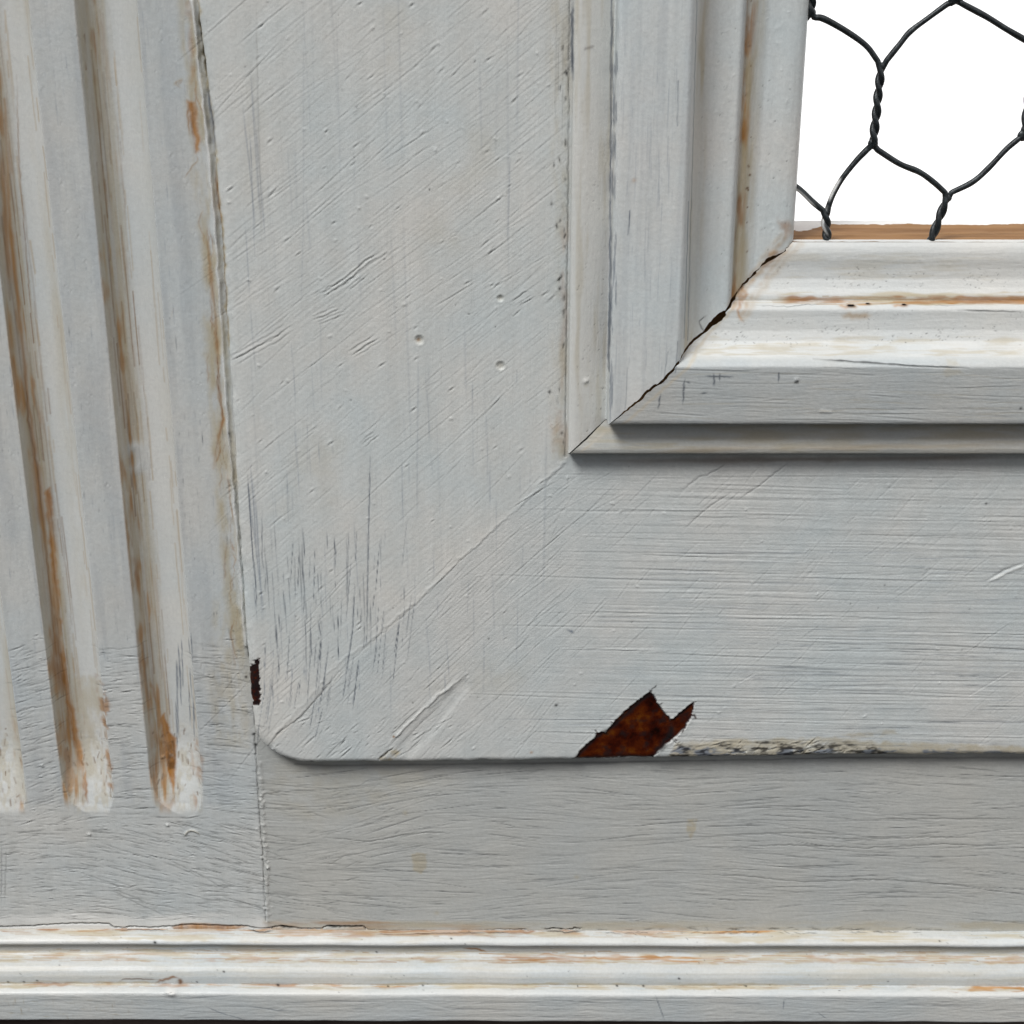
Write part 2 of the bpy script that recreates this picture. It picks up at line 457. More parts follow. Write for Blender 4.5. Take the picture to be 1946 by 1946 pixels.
for k in range(20):
    x = rng.uniform(1120, 1236)
    dot((x, 1445 + rng.normal(0, 1)), 0, rng.uniform(.1, .28), [('white', .9, 'max', 'g'), ('bare', -1.2, 'add', 'g')])
chip([(479, 1262), (483, 1257), (494, 1249), (495, 1254), (493, 1270), (495, 1290), (494, 1312), (497, 1322), (494, 1336), (480, 1339), (478, 1320), (474, 1285), (473, 1266)], .6, 71, .2, .65)
stain('dark', [(474, 1248), (497, 1248), (499, 1340), (476, 1340)], .6, .85, .1, .3, 1, 77, .6, .15, .5)
b = box(-56, -48, -46, -30, 0)
DARK[b] *= np.maximum(BARE[b], .15)
hand([(469, 1229), (471, 1245), (474, 1262)], 1.5, .16, 1, [('dark', 1, 'max', 'g'), ('H', -.3, 'add', 'g')], jag=.05)
hand([(479, 1338), (482, 1360), (481, 1385)], 1.5, .2, 1, [('dark', 1, 'max', 'g')], jag=.1)
for (x, y, r) in ((478, 1290, .3), (466, 1291, .3), (484, 1420, .4), (480, 1400, .3)):
    dot((x, y), 2, r, [('dark', 1, 'max', 'g')])

# ---- worn lower edge of the rail
stain('grime', [(1268, 1440), (1285, 1412), (1400, 1405), (1500, 1404), (1590, 1400), (1640, 1410), (1720, 1410), (1800, 1414), (1950, 1418), (1950, 1440)], 0, .62, .5, .6, 1.5, 81, 1.5, -.1, .55, (2, 1))
stain('grime', [(1600, 1395), (1700, 1388), (1710, 1396), (1620, 1402)], 0, .5, .5, .6, 1.5, 83, 1.5)
stain('dark', [(1270, 1444), (1290, 1416), (1420, 1410), (1540, 1412), (1650, 1412), (1700, 1440)], 0, .85, .3, .6, 1.2, 85, .8, .46, .68, (2.2, .8))
stain('blue', [(1262, 1446), (1290, 1418), (1420, 1424), (1640, 1422), (1950, 1430), (1950, 1440)], 0, .9, .3, .6, 1.2, 87, 1.2, .42, .6, (2, .8))
scatter(70, 1265, 1640, 1408, 1440, 15, 22, (.8, 4), (.08, .22), (.08, .22), [('H', 1, 'add', 'ridge')])
scatter(35, 1262, 1640, 1410, 1438, 20, 25, (.5, 2.5), (.08, .2), (.6, 1), [('dark', 1, 'max', 'g')])
scatter(18, 1262, 1640, 1408, 1438, 25, 25, (.5, 2.5), (.08, .16), (.6, 1), [('white', 1, 'max', 'g'), ('grime', -.6, 'add', 'g')])
hand([(1478, 1408), (1476, 1415), (1479, 1420)], 0, .3, 1, [('dark', .8, 'max', 'g'), ('rust', .6, 'max', 'g')])

# ---- edge between pilaster and door: caulk, grime, dark gaps
hand([(366, 0), (378, 120), (392, 235), (400, 330), (412, 470), (420, 590), (426, 700), (436, 850), (446, 950), (458, 1090), (462, 1170), (468, 1225)], 3, .50, .50,
     [('H', .8, 'add', 'g'), ('white', .5, 'max', 'g')], jag=.10, step=1.6, taper=False)
hand([(376, 0), (388, 120), (393, 160), (403, 235), (412, 330), (424, 440), (430, 560), (434, 660)], 1.5, .35, 1, [('grime', .9, 'max', 'g')], jag=.2, taper=False)
hand([(374, 0), (388, 120), (392, 160)], 1.5, .16, 1, [('dark', .95, 'max', 'g'), ('H', -.4, 'add', 'g')], jag=.12)
hand([(404, 290), (412, 380), (424, 430), (432, 640)], 1.8, .16, .8, [('dark', .6, 'max', 'g'), ('rust', .5, 'max', 'g')], jag=.12)
hand([(406, 330), (416, 390), (422, 430)], 1.2, .35, 1, [('rust', .7, 'max', 'g')], jag=.12)
hand([(430, 700), (434, 830), (448, 940), (458, 1080), (462, 1160)], 2.2, .12, .8, [('dark', .6, 'max', 'g')], jag=.12)
hand([(432, 818), (436, 834)], 2, .22, 1, [('dark', 1, 'max', 'g')])
hand([(390, 160), (400, 240), (404, 300)], 0.2, .5, .6, [('blue', .8, 'max', 'g')], jag=.2)
for k in range(9):
    x = rng.uniform(388, 404)
    y = 160 + (x - 388) * 4
    hand([(x, y), (x + 6, y + 60)], .3, .08, .9, [('blue', 1, 'max', 'g'), ('dark', .4, 'max', 'g')], jag=.02)
hand([(470, 880), (474, 960), (480, 1050), (486, 1110), (488, 1180)], 0, .1, .9, [('blue', 1, 'max', 'g'), ('dark', .5, 'max', 'g')], jag=.04)
# rusty runs on the pilaster's right edge
stain('grime', [(340, -10), (372, -10), (400, 230), (428, 640), (452, 950), (470, 1250), (440, 1250), (405, 900), (385, 500), (355, 150)], 3, .75, 1.0, .8, 3, 91, 2.2, .2, .7, (.7, 3))
stain('rust', [(356, 190), (372, 195), (380, 285), (372, 290)], 3, .95, .4, .4, 1.5, 93, 1.5, .0, .4)
stain('rust', [(352, -10), (366, -10), (372, 150), (362, 160)], 3, .5, .5, .4, 1.5, 94, 1.5)
for pts, r, a in (([(396, 480), (402, 540), (408, 580), (412, 650), (418, 690)], .5, .95), ([(410, 650), (414, 700), (420, 760), (424, 800), (414, 840), (405, 890)], .45, .95),
                  ([(418, 690), (412, 720), (420, 780)], .25, .8), ([(392, 440), (398, 500), (400, 560)], .35, .6), ([(372, 290), (376, 305), (362, 320), (350, 340)], .16, .7),
                  ([(432, 900), (438, 950), (444, 990)], .35, .8), ([(440, 1030), (446, 1050)], .35, .8), ([(336, 165), (348, 150), (330, 158), (345, 168)], .2, .6),
                  ([(330, 585), (326, 600)], .25, .6), ([(404, 590), (400, 610), (412, 630)], .18, .7), ([(412, 830), (420, 860), (408, 880)], .2, .7)):
    hand(pts, 3, r * 1.6, a * .6, [('grime', 1, 'max', 'g')], jag=.10, step=1.2, mod=.6)
    hand(pts, 3, r, a, [('rust', .9, 'max', 'g')], jag=.10, step=.9, mod=.7)
    hand(pts, 3, r * .35, a, [('rust', 1, 'max', 'g'), ('dark', .35, 'max', 'g')], jag=.07, step=.9, mod=.6)

hand([(366, 0), (378, 120), (392, 235), (400, 330), (412, 470), (420, 590), (426, 700), (436, 850), (446, 950), (458, 1090), (462, 1170), (468, 1225)], 3, .32, 1,
     [('grime', -.7, 'add', 'g'), ('rust', -.6, 'add', 'g'), ('dark', -.5, 'add', 'g'), ('white', .9, 'max', 'g'), ('H', .25, 'add', 'g')], jag=.12, step=1.6, taper=False, mod=.5)
for k in range(22):
    y = rng.uniform(100, 1250)
    x = np.interp(y, [0, 235, 640, 950, 1250], [352, 388, 410, 436, 458]) - abs(rng.normal(0, 9))
    hand([(x, y), (x + rng.normal(0, 5), y + rng.uniform(10, 45)), (x + rng.normal(2, 6), y + rng.uniform(50, 90))], 3, rng.uniform(.08, .2), rng.uniform(.4, .9), [('rust', 1, 'max', 'g'), ('dark', .2, 'max', 'g')], jag=.12, step=.8, mod=.6)
np.clip(DARK, 0, None, out=DARK)
# ---- pilaster face: vertical ticks above, crackle below
FL = [(-74.45, -63.85), (-92.75, -82.35), (-111.1, -100.4)]


def flat_pil(x, y):
    u, v = P(x, y, 3)
    return u < SEAM_U - .5 and all(not (a - .2 < u < b_ + .2) or v < -69 for a, b_ in FL)
scatter(420, -60, 470, -20, 1350, 90, 1.5, (.6, 6), (.06, .10), (.2, .65), [('blue', .8, 'max', 'g'), ('H', -.04, 'add', 'g')], w=3, test=flat_pil, jag=.015)
scatter(110, -60, 470, 600, 1350, 90, 2, (.6, 4), (.06, .10), (.4, .9), [('dark', .55, 'max', 'g'), ('blue', .5, 'max', 'g'), ('H', -.04, 'add', 'g')], w=3, test=flat_pil, jag=.015)
scatter(160, -60, 470, -20, 1300, 88, 8, (.3, 1.5), (.10, .18), (.06, .14), [('H', 1, 'add', 'ridge')], w=3, test=flat_pil)


def pil_ang(x, y):
    u = np.interp(x, [0, 130, 260, 400, 500], [22, 14, 2, -4, -8])
    if y > 1560:
        u = np.interp(x, [0, 120, 300, 500], [8, 0, -16, -14])
    if y > 1680:
        u *= .4
    return float(u)


def pil_low(x, y):
    return flat_pil(x, y) and y > 1200 + 90 * rng.random() and y < 1748
scatter(620, -40, 496, 1200, 1748, pil_ang, 4, (1.2, 10), (.06, .115), (.35, 1.0), [('dark', .75, 'max', 'g'), ('H', -.12, 'add', 'g')], w=3, test=pil_low, bend=.05, jag=.05, step=.7)
scatter(900, -40, 496, 1180, 1748, pil_ang, 7, (.8, 5), (.085, .14), (.08, .19), GROOVE, w=3, test=pil_low, bend=.05, jag=.04)
scatter(26, 180, 500, 1580, 1720, lambda x, y: -18, 5, (6, 20), (.08, .12), (.5, 1), [('dark', .7, 'max', 'g'), ('H', -.12, 'add', 'g')], w=3, bend=.05, jag=.09, step=.7)
# short horizontal nicks next to the door edge
for k in range(90):
    x, y = rng.uniform(395, 468), rng.uniform(1180, 1400)
    hand([(x, y), (x + rng.uniform(3, 16), y + rng.normal(0, 1))], 3, rng.uniform(.07, .15), rng.uniform(.3, 1), [('dark', .7, 'max', 'g'), ('H', -.07, 'add', 'g')])
stain('grime', [(405, 1150), (455, 1080), (472, 1250), (470, 1420), (400, 1420)], 3, .4, 1.5, 1, 3, 97, 2.0, .25, .8, (.6, 2))
# the butt seam between pilaster and bottom rail
hand([(484, 1395), (487, 1450), (490, 1490), (493, 1545), (499, 1620), (502, 1690), (505, 1750)], 3, .10, .9, [('dark', .62, 'max', 'g'), ('H', -.35, 'add', 'g')], jag=.06, taper=False, step=.6)
hand([(495, 1450), (500, 1545), (507, 1640), (510, 1750)], 3, .35, .16, [('H', 1, 'add', 'g')], jag=.12, taper=False)
for k in range(40):
    y = rng.uniform(1460, 1750)
    x = 489 + (y - 1460) * .06 + rng.normal(3, 4)
    dot((x, y), 3, rng.uniform(.15, .4), [('H', .16, 'add', 'g'), ('white', .25, 'max', 'g')])
hand([(350, 1590), (355, 1580), (366, 1577), (376, 1582), (380, 1588)], 3, .16, 1, [('H', .3, 'add', 'g'), ('grime', .5, 'max', 'g')])
for (x, y) in ((318, 1568), (170, 1585), (80, 1455), (305, 1450)):
    dot((x, y), 3, .35, [('H', .3, 'add', 'g')])
for pts in ([(3, 1600), (3, 1720)], [(12, 1605), (9, 1720)]):
    hand(pts, 3, .1, .8, [('dark', .5, 'max', 'g'), ('H', -.1, 'add', 'g')], jag=.04)

b = box(-119, SEAM_U, -66, 97, 0)
X, Y = GU[b], GV[b]
strip = np.ones(X.shape, np.float32)
for ua, ub in FL:
    strip *= 1 - smooth(ua - .3, ua + .1, X) * smooth(ub + .3, ub - .1, X)
BLUE[b] = np.maximum(BLUE[b], strip * smooth(-56, -60, X) * (.01 + .15 * smooth(.42, .72, clump(X, Y / 9, 2.2, 99) + .12 * (vnoise(X / .25, Y / 14, 98) - .5))))
# ---- flutes: dirt in the left flank, rust runs, dark hairlines
for i, (ua, ub) in enumerate(FL):
    b = box(ua, ub, -72, 98, .4)
    X, Y = GU[b], GV[b]
    t = (X - ua) / (ub - ua)
    n = clump(X / .5, Y / 4.5, 1.6, 101 + i)
    hair = vnoise(X / .22, Y / 16, 111 + i)
    inend = smooth(-67.5, -63.5, Y)
    left = smooth(.48, .26, t + (n - .5) * .16) * smooth(-.03, .02, t) * inend
    GRIME[b] = np.maximum(GRIME[b], left * (.30 + .42 * n + .55 * (hair - .5)))
    RUST[b] = np.maximum(RUST[b], left * .75 * smooth(.55, .85, n + .25 * (hair - .5) + .12 * smooth(20, -50, Y)))
    warm = smooth(.5, .95, t) * smooth(1.03, .97, t) * inend
    GRIME[b] = np.maximum(GRIME[b], warm * (.12 + .32 * (i > 0)) * smooth(.3, .7, clump(X, Y / 6, 3, 121 + i)))
    WHITE[b] = np.maximum(WHITE[b], .28 * smooth(.35, .6, t) * smooth(1.02, .97, t) * inend)
    for k in range(90):
        uu = ua + (ub - ua) * (rng.uniform(.04, .5) if k % 3 else rng.uniform(.8, .98))
        vv = rng.uniform(-48, 95)
        line_mm(wob([(uu, vv), (uu + rng.normal(0, .1), max(vv - rng.uniform(2, 14), -62))], 1.5, .03), rng.uniform(.07, .16), rng.uniform(.2, .6), [('grime', 1, 'max', 'g'), ('rust', .45, 'max', 'g')])
    for k in range(34):
        uu = ua + (ub - ua) * rng.uniform(.05, .5)
        vv = rng.uniform(-32, 95)
        L = rng.uniform(4, 28)
        line_mm(wob([(uu, vv), (uu + rng.normal(0, .1), vv - L)], 1.5, .03), rng.uniform(.06, .11), rng.uniform(.25, .7), [('dark', .5, 'max', 'g'), ('rust', .8, 'max', 'g')])
# flute 2: long rust run
hand([(4, 190), (8, 260), (14, 400), (26, 520), (40, 650), (52, 760), (66, 880), (78, 980), (90, 1080), (100, 1180), (112, 1290)], 5, .55, 1, [('rust', .8, 'max', 'g')], jag=.07, step=2.0, taper=False, mod=.55)
hand([(0, 260), (4, 330), (12, 470), (20, 560)], 5, .95, 1, [('rust', .85, 'max', 'g')], jag=.08, step=2, mod=.4)
hand([(40, 650), (52, 790), (70, 900), (82, 1010), (96, 1150), (104, 1240)], 5, .16, 1, [('dark', .45, 'max', 'g'), ('rust', 1, 'max', 'g')], jag=.06, step=1.5, mod=.6)
hand([(30, 140), (34, 300), (50, 500), (62, 640)], 6, .10, .7, [('rust', .8, 'max', 'g'), ('dark', .4, 'max', 'g')], jag=.05)
stain('rust', [(82, 940), (94, 930), (112, 1180), (128, 1300), (152, 1430), (164, 1500), (150, 1490), (124, 1340), (108, 1240)], 5, .95, .5, .5, 2, 131, 2, .1, .6, (.7, 3))
stain('rust', [(178, 1290), (200, 1296), (212, 1340), (204, 1420), (214, 1450), (214, 1500), (204, 1490), (196, 1410), (182, 1340)], 4, .75, .5, .7, 1.5, 133, 1.6, .35, .65)
hand([(160, 1460), (166, 1495), (170, 1520)], 5, .3, 1, [('rust', .8, 'max', 'g')], jag=.15)
stain('grime', [(104, 1290), (190, 1290), (214, 1480), (160, 1480)], 5, .5, .8, .6, 2, 135, 2, .2, .7, (.6, 2))
# flute 3: brown pool
stain('rust', [(300, 1370), (310, 1360), (320, 1400), (332, 1410), (334, 1460), (332, 1505), (318, 1470)], 5, 1.0, .35, .35, 1.5, 141, 2, -.2, .3)
stain('dark', [(314, 1415), (330, 1412), (332, 1460), (320, 1462)], 5.5, .55, .3, .3, 1, 143, 1.5, .1, .5)
hand([(230, 690), (240, 780), (246, 850)], 5, .5, .8, [('rust', .5, 'max', 'g')], jag=.08, step=1.6, mod=.6)
hand([(284, 1290), (296, 1340), (306, 1375)], 5, .3, .8, [('rust', .7, 'max', 'g')], jag=.1)
hand([(335, 1000), (342, 1080), (350, 1130)], 4, .45, .8, [('rust', .35, 'max', 'g')], jag=.08, step=1.6, mod=.6)
stain('rust', [(372, 1400), (388, 1440), (388, 1490), (374, 1480), (368, 1440)], 4, .6, .5, .5, 1.5, 145, 1.5)
for k in range(16):
    x = rng.uniform(328, 372); y = rng.uniform(1180, 1330)
    hand([(x, y), (x + 3, y + rng.uniform(20, 110))], 5.5, .09, .9, [('blue', 1, 'max', 'g'), ('dark', .4, 'max', 'g')], jag=.02)
hand([(240, 866), (252, 850), (264, 858), (268, 880), (262, 895), (244, 890)], 5, 1.0, 1, [('grime', -.6, 'add', 'g'), ('rust', -.6, 'add', 'g'), ('H', .1, 'add', 'g')])
np.clip(GRIME, 0, 1, out=GRIME); np.clip(RUST, 0, 1, out=RUST)
# worn, stained lower ends of the flutes
for i, (ua, ub) in enumerate(FL):
    b = box(ua, ub, -69, -45, 0)
    X, Y = GU[b], GV[b]
    t = (X - ua) / (ub - ua)
    z = smooth(-69, -66, Y) * smooth(-45, -54, Y) * smooth(0, .08, t) * smooth(1, .92, t)
    RUST[b] = np.maximum(RUST[b], z * .6 * np.maximum(smooth(.5, .3, t), smooth(.72, .86, t)) * smooth(.50, .72, clump(X, Y / 3, 1.7, 411 + i)))
    GRIME[b] = np.maximum(GRIME[b], z * .4 * smooth(.45, .7, clump(X, Y / 2.5, .9, 421 + i)))
    H[b] += z * .10 * (clump(X, Y, .8, 431 + i) - .5)
    for k in range(30):
        x_, y_ = rng.uniform(ua + .8, ub - .8), rng.uniform(-66, -50)
        line_mm([(x_, y_), (x_ + rng.normal(0, .2), y_ - rng.uniform(.1, 1.5))], rng.uniform(.06, .14), rng.uniform(.3, .9), [('dark', .6, 'max', 'g'), ('rust', .6, 'max', 'g')])

# ---- bottom rail of the cabinet: wavy horizontal cracks
def low_ang(x, y):
    a = np.interp(x, [500, 620, 760, 900, 1946], [-6, 10, 12, 0, -1.5])
    if y > 1640:
        a = np.interp(x, [500, 640, 800, 1946], [-12, -4, 2, -3])
    return float(a + 5 * math.sin(x * .011 + y * .02))
scatter(520, 500, 1990, 1458, 1752, low_ang, 2.5, (3, 26), (.06, .105), (.25, 1.0), [('dark', .7, 'max', 'g'), ('blue', .2, 'max', 'g'), ('H', -.11, 'add', 'g')], w=3, bend=.02, jag=.035, step=1.1)
scatter(300, 500, 1990, 1458, 1752, low_ang, 2.5, (4, 30), (.09, .15), (.03, .08), GROOVE, w=3, bend=.02, jag=.02)
scatter(120, 500, 760, 1480, 1740, low_ang, 12, (1, 6), (.07, .12), (.3, .9), [('dark', .6, 'max', 'g'), ('H', -.12, 'add', 'g')], w=3, bend=.06, jag=.09, step=.6)
for pts in ([(1340, 1612), (1500, 1606), (1650, 1612), (1800, 1604), (1940, 1610)], [(1360, 1588), (1500, 1583), (1640, 1588)], [(1300, 1660), (1400, 1664), (1520, 1676), (1700, 1672), (1900, 1690)],
            [(1540, 1590), (1640, 1596), (1760, 1591), (1880, 1592)], [(600, 1590), (700, 1600), (800, 1582), (880, 1584)], [(1640, 1557), (1946, 1556)]):
    hand(pts, 3, .10, .9, [('dark', .6, 'max', 'g'), ('H', -.14, 'add', 'g')], jag=.07)
stain('grime', [(782, 1625), (792, 1620), (810, 1622), (812, 1645), (800, 1660), (786, 1655)], 3, .55, .25, .3, 1, 151, 1, -.3, .5)
stain('grime', [(1306, 1556), (1326, 1556), (1320, 1580), (1312, 1596), (1306, 1580)], 3, .55, .25, .4, 1, 152, 1, 0, .6)
for (x, y) in ((1096, 1667), (830, 1735), (770, 1545)):
    dot((x, y), 3, .5, [('grime', .4, 'max', 'g')])
hand([(985, 1463), (994, 1457)], 3, .25, 1, [('dark', .85, 'max', 'g')])
stain('grime', [(500, 1440), (800, 1452), (860, 1500), (600, 1560), (500, 1520)], 3, .22, 3, 2, 5, 153, 4)

# ---- joint above the base moulding
stain('white', [(-20, 1745), (120, 1735), (300, 1740), (480, 1735), (505, 1750), (505, 1768), (-20, 1772)], 3, .9, .7, .8, 3, 161, 4, .1, .6, (3, 1))
CR = [(-10, 1766), (60, 1764), (110, 1760), (150, 1759), (208, 1760), (215, 1766), (240, 1768), (250, 1764), (285, 1767), (330, 1764), (360, 1761), (420, 1763), (470, 1764), (485, 1769), (505, 1771), (520, 1766), (535, 1764),
      (560, 1767), (575, 1769), (612, 1769), (620, 1764), (690, 1765), (698, 1772), (740, 1774), (870, 1774), (930, 1772), (1000, 1771)]
CR = [(x, y - 4) for x, y in CR]
hand(CR, 3, .12, 1.0, [('dark', 1, 'max', 'g'), ('H', -.5, 'add', 'g')], jag=.06, step=.5, taper=False)
for pts in ([(480, 1766), (500, 1771), (522, 1767)], [(530, 1765), (560, 1768)], [(615, 1766), (690, 1765), (697, 1771)]):
    hand([(x, y - 4) for x, y in pts], 3, .22, 1.2, [('dark', 1, 'max', 'g'), ('H', -.4, 'add', 'g')], jag=.07, step=.5)
hand([(1028, 1765), (1066, 1765), (1072, 1768), (1095, 1765), (1112, 1764)], 3, .14, 1.0, [('dark', 1, 'max', 'g'), ('H', -.5, 'add', 'g')], jag=.1, step=.4)
for k in range(60):
    x = rng.uniform(1110, 1780)
    hand([(x, 1766 + rng.normal(0, 1.5)), (x + rng.uniform(6, 26), 1766 + rng.normal(0, 2))], 3, rng.uniform(.06, .12), rng.uniform(.4, 1), [('dark', .8, 'max', 'g'), ('H', -.15, 'add', 'g')], jag=.1, step=.5)
stain('rust', [(500, 1754), (600, 1752), (760, 1758), (1000, 1760), (1300, 1762), (1330, 1774), (1000, 1776), (700, 1778), (520, 1774)], 2.9, .42, .5, .5, 2, 163, 2, .30, .75, (5, 1))
stain('rust', [(326, 1762), (345, 1754), (400, 1756), (470, 1762), (440, 1768), (332, 1767)], 2.9, .85, .3, .3, 2, 164, 3, -.2, .4, (4, 1))
stain('rust', [(590, 1752), (700, 1750), (760, 1755), (620, 1758)], 3, .55, .3, .3, 2, 165, 3, 0, .5, (4, 1))
stain('grime', [(500, 1750), (1950, 1752), (1950, 1768), (500, 1768)], 3, .5, .6, .5, 2, 166, 2, .2, .75, (5, 1))
# fascia of the base moulding: horizontal grain
b = box(-119, 118, -116, -107.9, 0)
H[b] += .03 * aniso(GU[b], GV[b], -1, 22, .5, 181) + .02 * aniso(GU[b], GV[b], 12, 6, .4, 183)
scatter(90, -20, 1980, 1895, 1935, -1.5, 2.5, (3, 22), (.06, .12), (.3, .9), [('dark', .45, 'max', 'g'), ('blue', .4, 'max', 'g'), ('H', -.08, 'add', 'g')], w=-5.3, jag=.04)
for pts in ([(1246, 1892), (1256, 1920), (1262, 1937)], [(1492, 1898), (1486, 1922)], [(1552, 1922), (1572, 1936)], [(390, 1912), (430, 1928), (470, 1938)], [(470, 1912), (530, 1920), (550, 1918)]):
    hand(pts, -5.3, .09, .8, [('blue', .9, 'max', 'g'), ('dark', .4, 'max', 'g')], jag=.04)
for k in range(110):
    x, y = rng.uniform(0, 280), rng.uniform(1895, 1932)
    d = rng.random() < .5
    hand([(x, y), (x + (rng.uniform(4, 18) if d else 1), y + (0 if d else rng.uniform(4, 14)))], -5.3, rng.uniform(.07, .16), rng.uniform(.2, .7), [('grime', .9, 'max', 'g'), ('dark', .35, 'max', 'g')])
b = box(-119, 118, -107.5, -98, 0)
H[b] += .03 * aniso(GU[b], GV[b], -.3, 30, .6, 185)

# ---- applied moulding, upright piece
b = box(MU + .25, 118, MV + .25, 98, 0)
for kx in LAY:
    LAY[kx][b] = 0
bA = box(10.4, 51, 11, 98, 0)
vert_zone = ((GV[bA] - MV) / SV > (GU[bA] - MU) / SU)
X, Y = GU[bA], GV[bA]
t_ = (X - MU) / SU
H[bA] += vert_zone * (.014 * aniso(X, Y, 90, 30, .7, 191) + .008 * aniso(X, Y, 90, 8, .3, 193) + .02 * (clump(X, Y, 2.0, 195) - .5))
BLUE[bA] = np.maximum(BLUE[bA], vert_zone * smooth(7.0, 7.6, t_) * smooth(20.2, 19.4, t_) * (.03 + .15 * smooth(.45, .8, clump(X / .35, Y / 14, 2.5, 197))))
GRIME[bA] = np.maximum(GRIME[bA], vert_zone * smooth(7, 6.6, t_) * (.10 + .30 * smooth(.5, .8, clump(X / .5, Y / 8, 2.0, 198))))
WHITE[bA] = np.maximum(WHITE[bA], vert_zone * smooth(7, 6.6, t_) * .5)
GRIME[bA] = np.maximum(GRIME[bA], vert_zone * smooth(20, 20.6, t_) * smooth(24, 21.5, t_) * (.18 + .45 * smooth(.45, .75, clump(X / .6, Y / 7, 2.0, 199))))
GRIME[bA] = np.maximum(GRIME[bA], vert_zone * smooth(28.9, 29.3, t_) * smooth(33.5, 30.5, t_) * (.35 + .5 * smooth(.35, .7, clump(X / .6, Y / 4, 2.0, 200))))
RUST[bA] = np.maximum(RUST[bA], vert_zone * smooth(29.0, 29.3, t_) * smooth(31.5, 30.0, t_) * (.1 + .75 * smooth(.42, .68, clump(X / .7, Y / 4, 1.6, 201))))
for (xs, w, f) in (([(1163, 0), (1162, 130), (1161, 330), (1159, 560), (1156, 700)], -3, 1), ([(1322, 0), (1318, 200), (1314, 400), (1308, 650)], -3.5, .7), ([(1306, 380), (1302, 560), (1299, 640)], -3.6, .8),
                   ([(1285, 150), (1284, 235)], -3.6, .7), ([(1195, 395), (1192, 440)], -3.6, .9), ([(1285, 640), (1280, 700)], -3.6, .7), ([(1191, 690), (1186, 770)], -3.6, .6), ([(1266, 660), (1258, 720)], -3.6, .6)):
    u0, v0 = P([p[0] for p in xs], [p[1] for p in xs], w)
    line_mm(wob(np.c_[u0, v0], 1.0, .05), .085 * f + .02, f * rng.uniform(.7, 1.1, len(wob(np.c_[u0, v0], 1.0, 0))), [('blue', 1.1, 'max', 'g'), ('dark', .45, 'max', 'g')])
for k in range(40):
    y = rng.uniform(0, 760); x = 1163 - y * .008 + abs(rng.normal(0, 5))
    hand([(x, y), (x - .5, y + rng.uniform(15, 80))], -3.5, .09, .8, [('blue', 1, 'max', 'g'), ('dark', .3, 'max', 'g')], jag=.03)
hand([(1088, 0), (1087, 110), (1089, 150)], -.8, .18, 1, [('blue', 1, 'max', 'g'), ('dark', .5, 'max', 'g')], jag=.04)
scatter(90, 1168, 1312, 0, 760, 90, 1.2, (2, 14), (.06, .11), (.2, .6), [('blue', .8, 'max', 'g')], w=-3.6, test=lambda x, y: y < 868 - (x - 1080) * .94)
hand([(1112, 92), (1120, 90), (1126, 88)], -2, .36, 1, [('dark', 1, 'max', 'g'), ('bare', 1, 'max', 'g')])
specks(70, 1095, 1150, 340, 830, (.045, .085), [('dark', .85, 'max', 'g'), ('H', -.1, 'add', 'g')], w=-2)
dot((1113, 722), -2, .5, [('H', .22, 'add', 'g'), ('white', .6, 'max', 'g')]); dot((1114, 730), -2, .5, [('grime', .35, 'max', 'g')])
dot((1203, 338), -3.6, .35, [('rust', .45, 'max', 'g')])
specks(30, 1325, 1400, 0, 600, (.05, .1), [('dark', .8, 'max', 'g'), ('H', -.1, 'add', 'g')], w=0, test=lambda x, y: y < 868 - (x - 1080) * .94)
specks(70, 1325, 1520, 0, 500, (.12, .3), [('H', .05, 'add', 'g')], w=1.5, test=lambda x, y: y < 868 - (x - 1080) * .94)
specks(22, 1425, 1520, 150, 480, (.05, .11), [('dark', .8, 'max', 'g'), ('H', -.1, 'add', 'g')], w=3.5, test=lambda x, y: y < 868 - (x - 1080) * .94)
specks(14, 1418, 1430, 0, 540, (.06, .2), [('dark', .8, 'max', 'g'), ('rust', .9, 'max', 'g')], w=2.2)
stain('rust', [(1480, 420), (1505, 425), (1515, 455), (1470, 500), (1440, 520), (1460, 480), (1490, 455)], 4, .6, .8, .7, 2, 203, 2, .25, .7)
hand([(1412, 610), (1400, 590), (1412, 570), (1418, 560)], 1, .3, .9, [('rust', .7, 'max', 'g')], jag=.15)
hand([(1343, 599), (1328, 610), (1333, 622), (1338, 632)], 0, .1, 1, [('dark', .9, 'max', 'g'), ('H', -.1, 'add', 'g')], jag=.08, step=.4)
# applied moulding, level piece
bB = box(10.4, 118, 11, 51.5, 0)
lev = ((GV[bB] - MV) / SV <= (GU[bB] - MU) / SU) * (GV[bB] > MV)
X, Y = GU[bB], GV[bB]
t_ = (Y - MV) / SV
H[bB] += lev * (.016 * aniso(X, Y, 0, 30, .7, 211) + .010 * aniso(X, Y, 0, 8, .3, 213) + .03 * (clump(X, Y, 1.8, 215) - .5) * smooth(19, 21, t_))
WHITE[bB] = np.maximum(WHITE[bB], lev * smooth(19.6, 20.4, t_) * .35)
GRIME[bB] = np.maximum(GRIME[bB], lev * smooth(7.1, 6.6, t_) * (.15 + .45 * smooth(.45, .75, clump(X / 6, Y, 2.0, 218))))
hand([(1542, 678), (1640, 682), (1740, 688), (1832, 691)], -3.6, .12, 1, [('dark', .9, 'max', 'g'), ('H', -.3, 'add', 'g')], jag=.02)
scatter(60, 1250, 1980, 690, 805, -1.5, 2.5, (4, 25), (.08, .15), (.02, .06), GROOVE, w=-3.6, test=lambda x, y: y > 868 - (x - 1080) * .94 + 12)
scatter(30, 1300, 1980, 700, 800, -2, 3, (4, 20), (.07, .12), (.15, .45), [('grime', 1, 'max', 'g'), ('H', -.03, 'add', 'g')], w=-3.6, jag=.03)
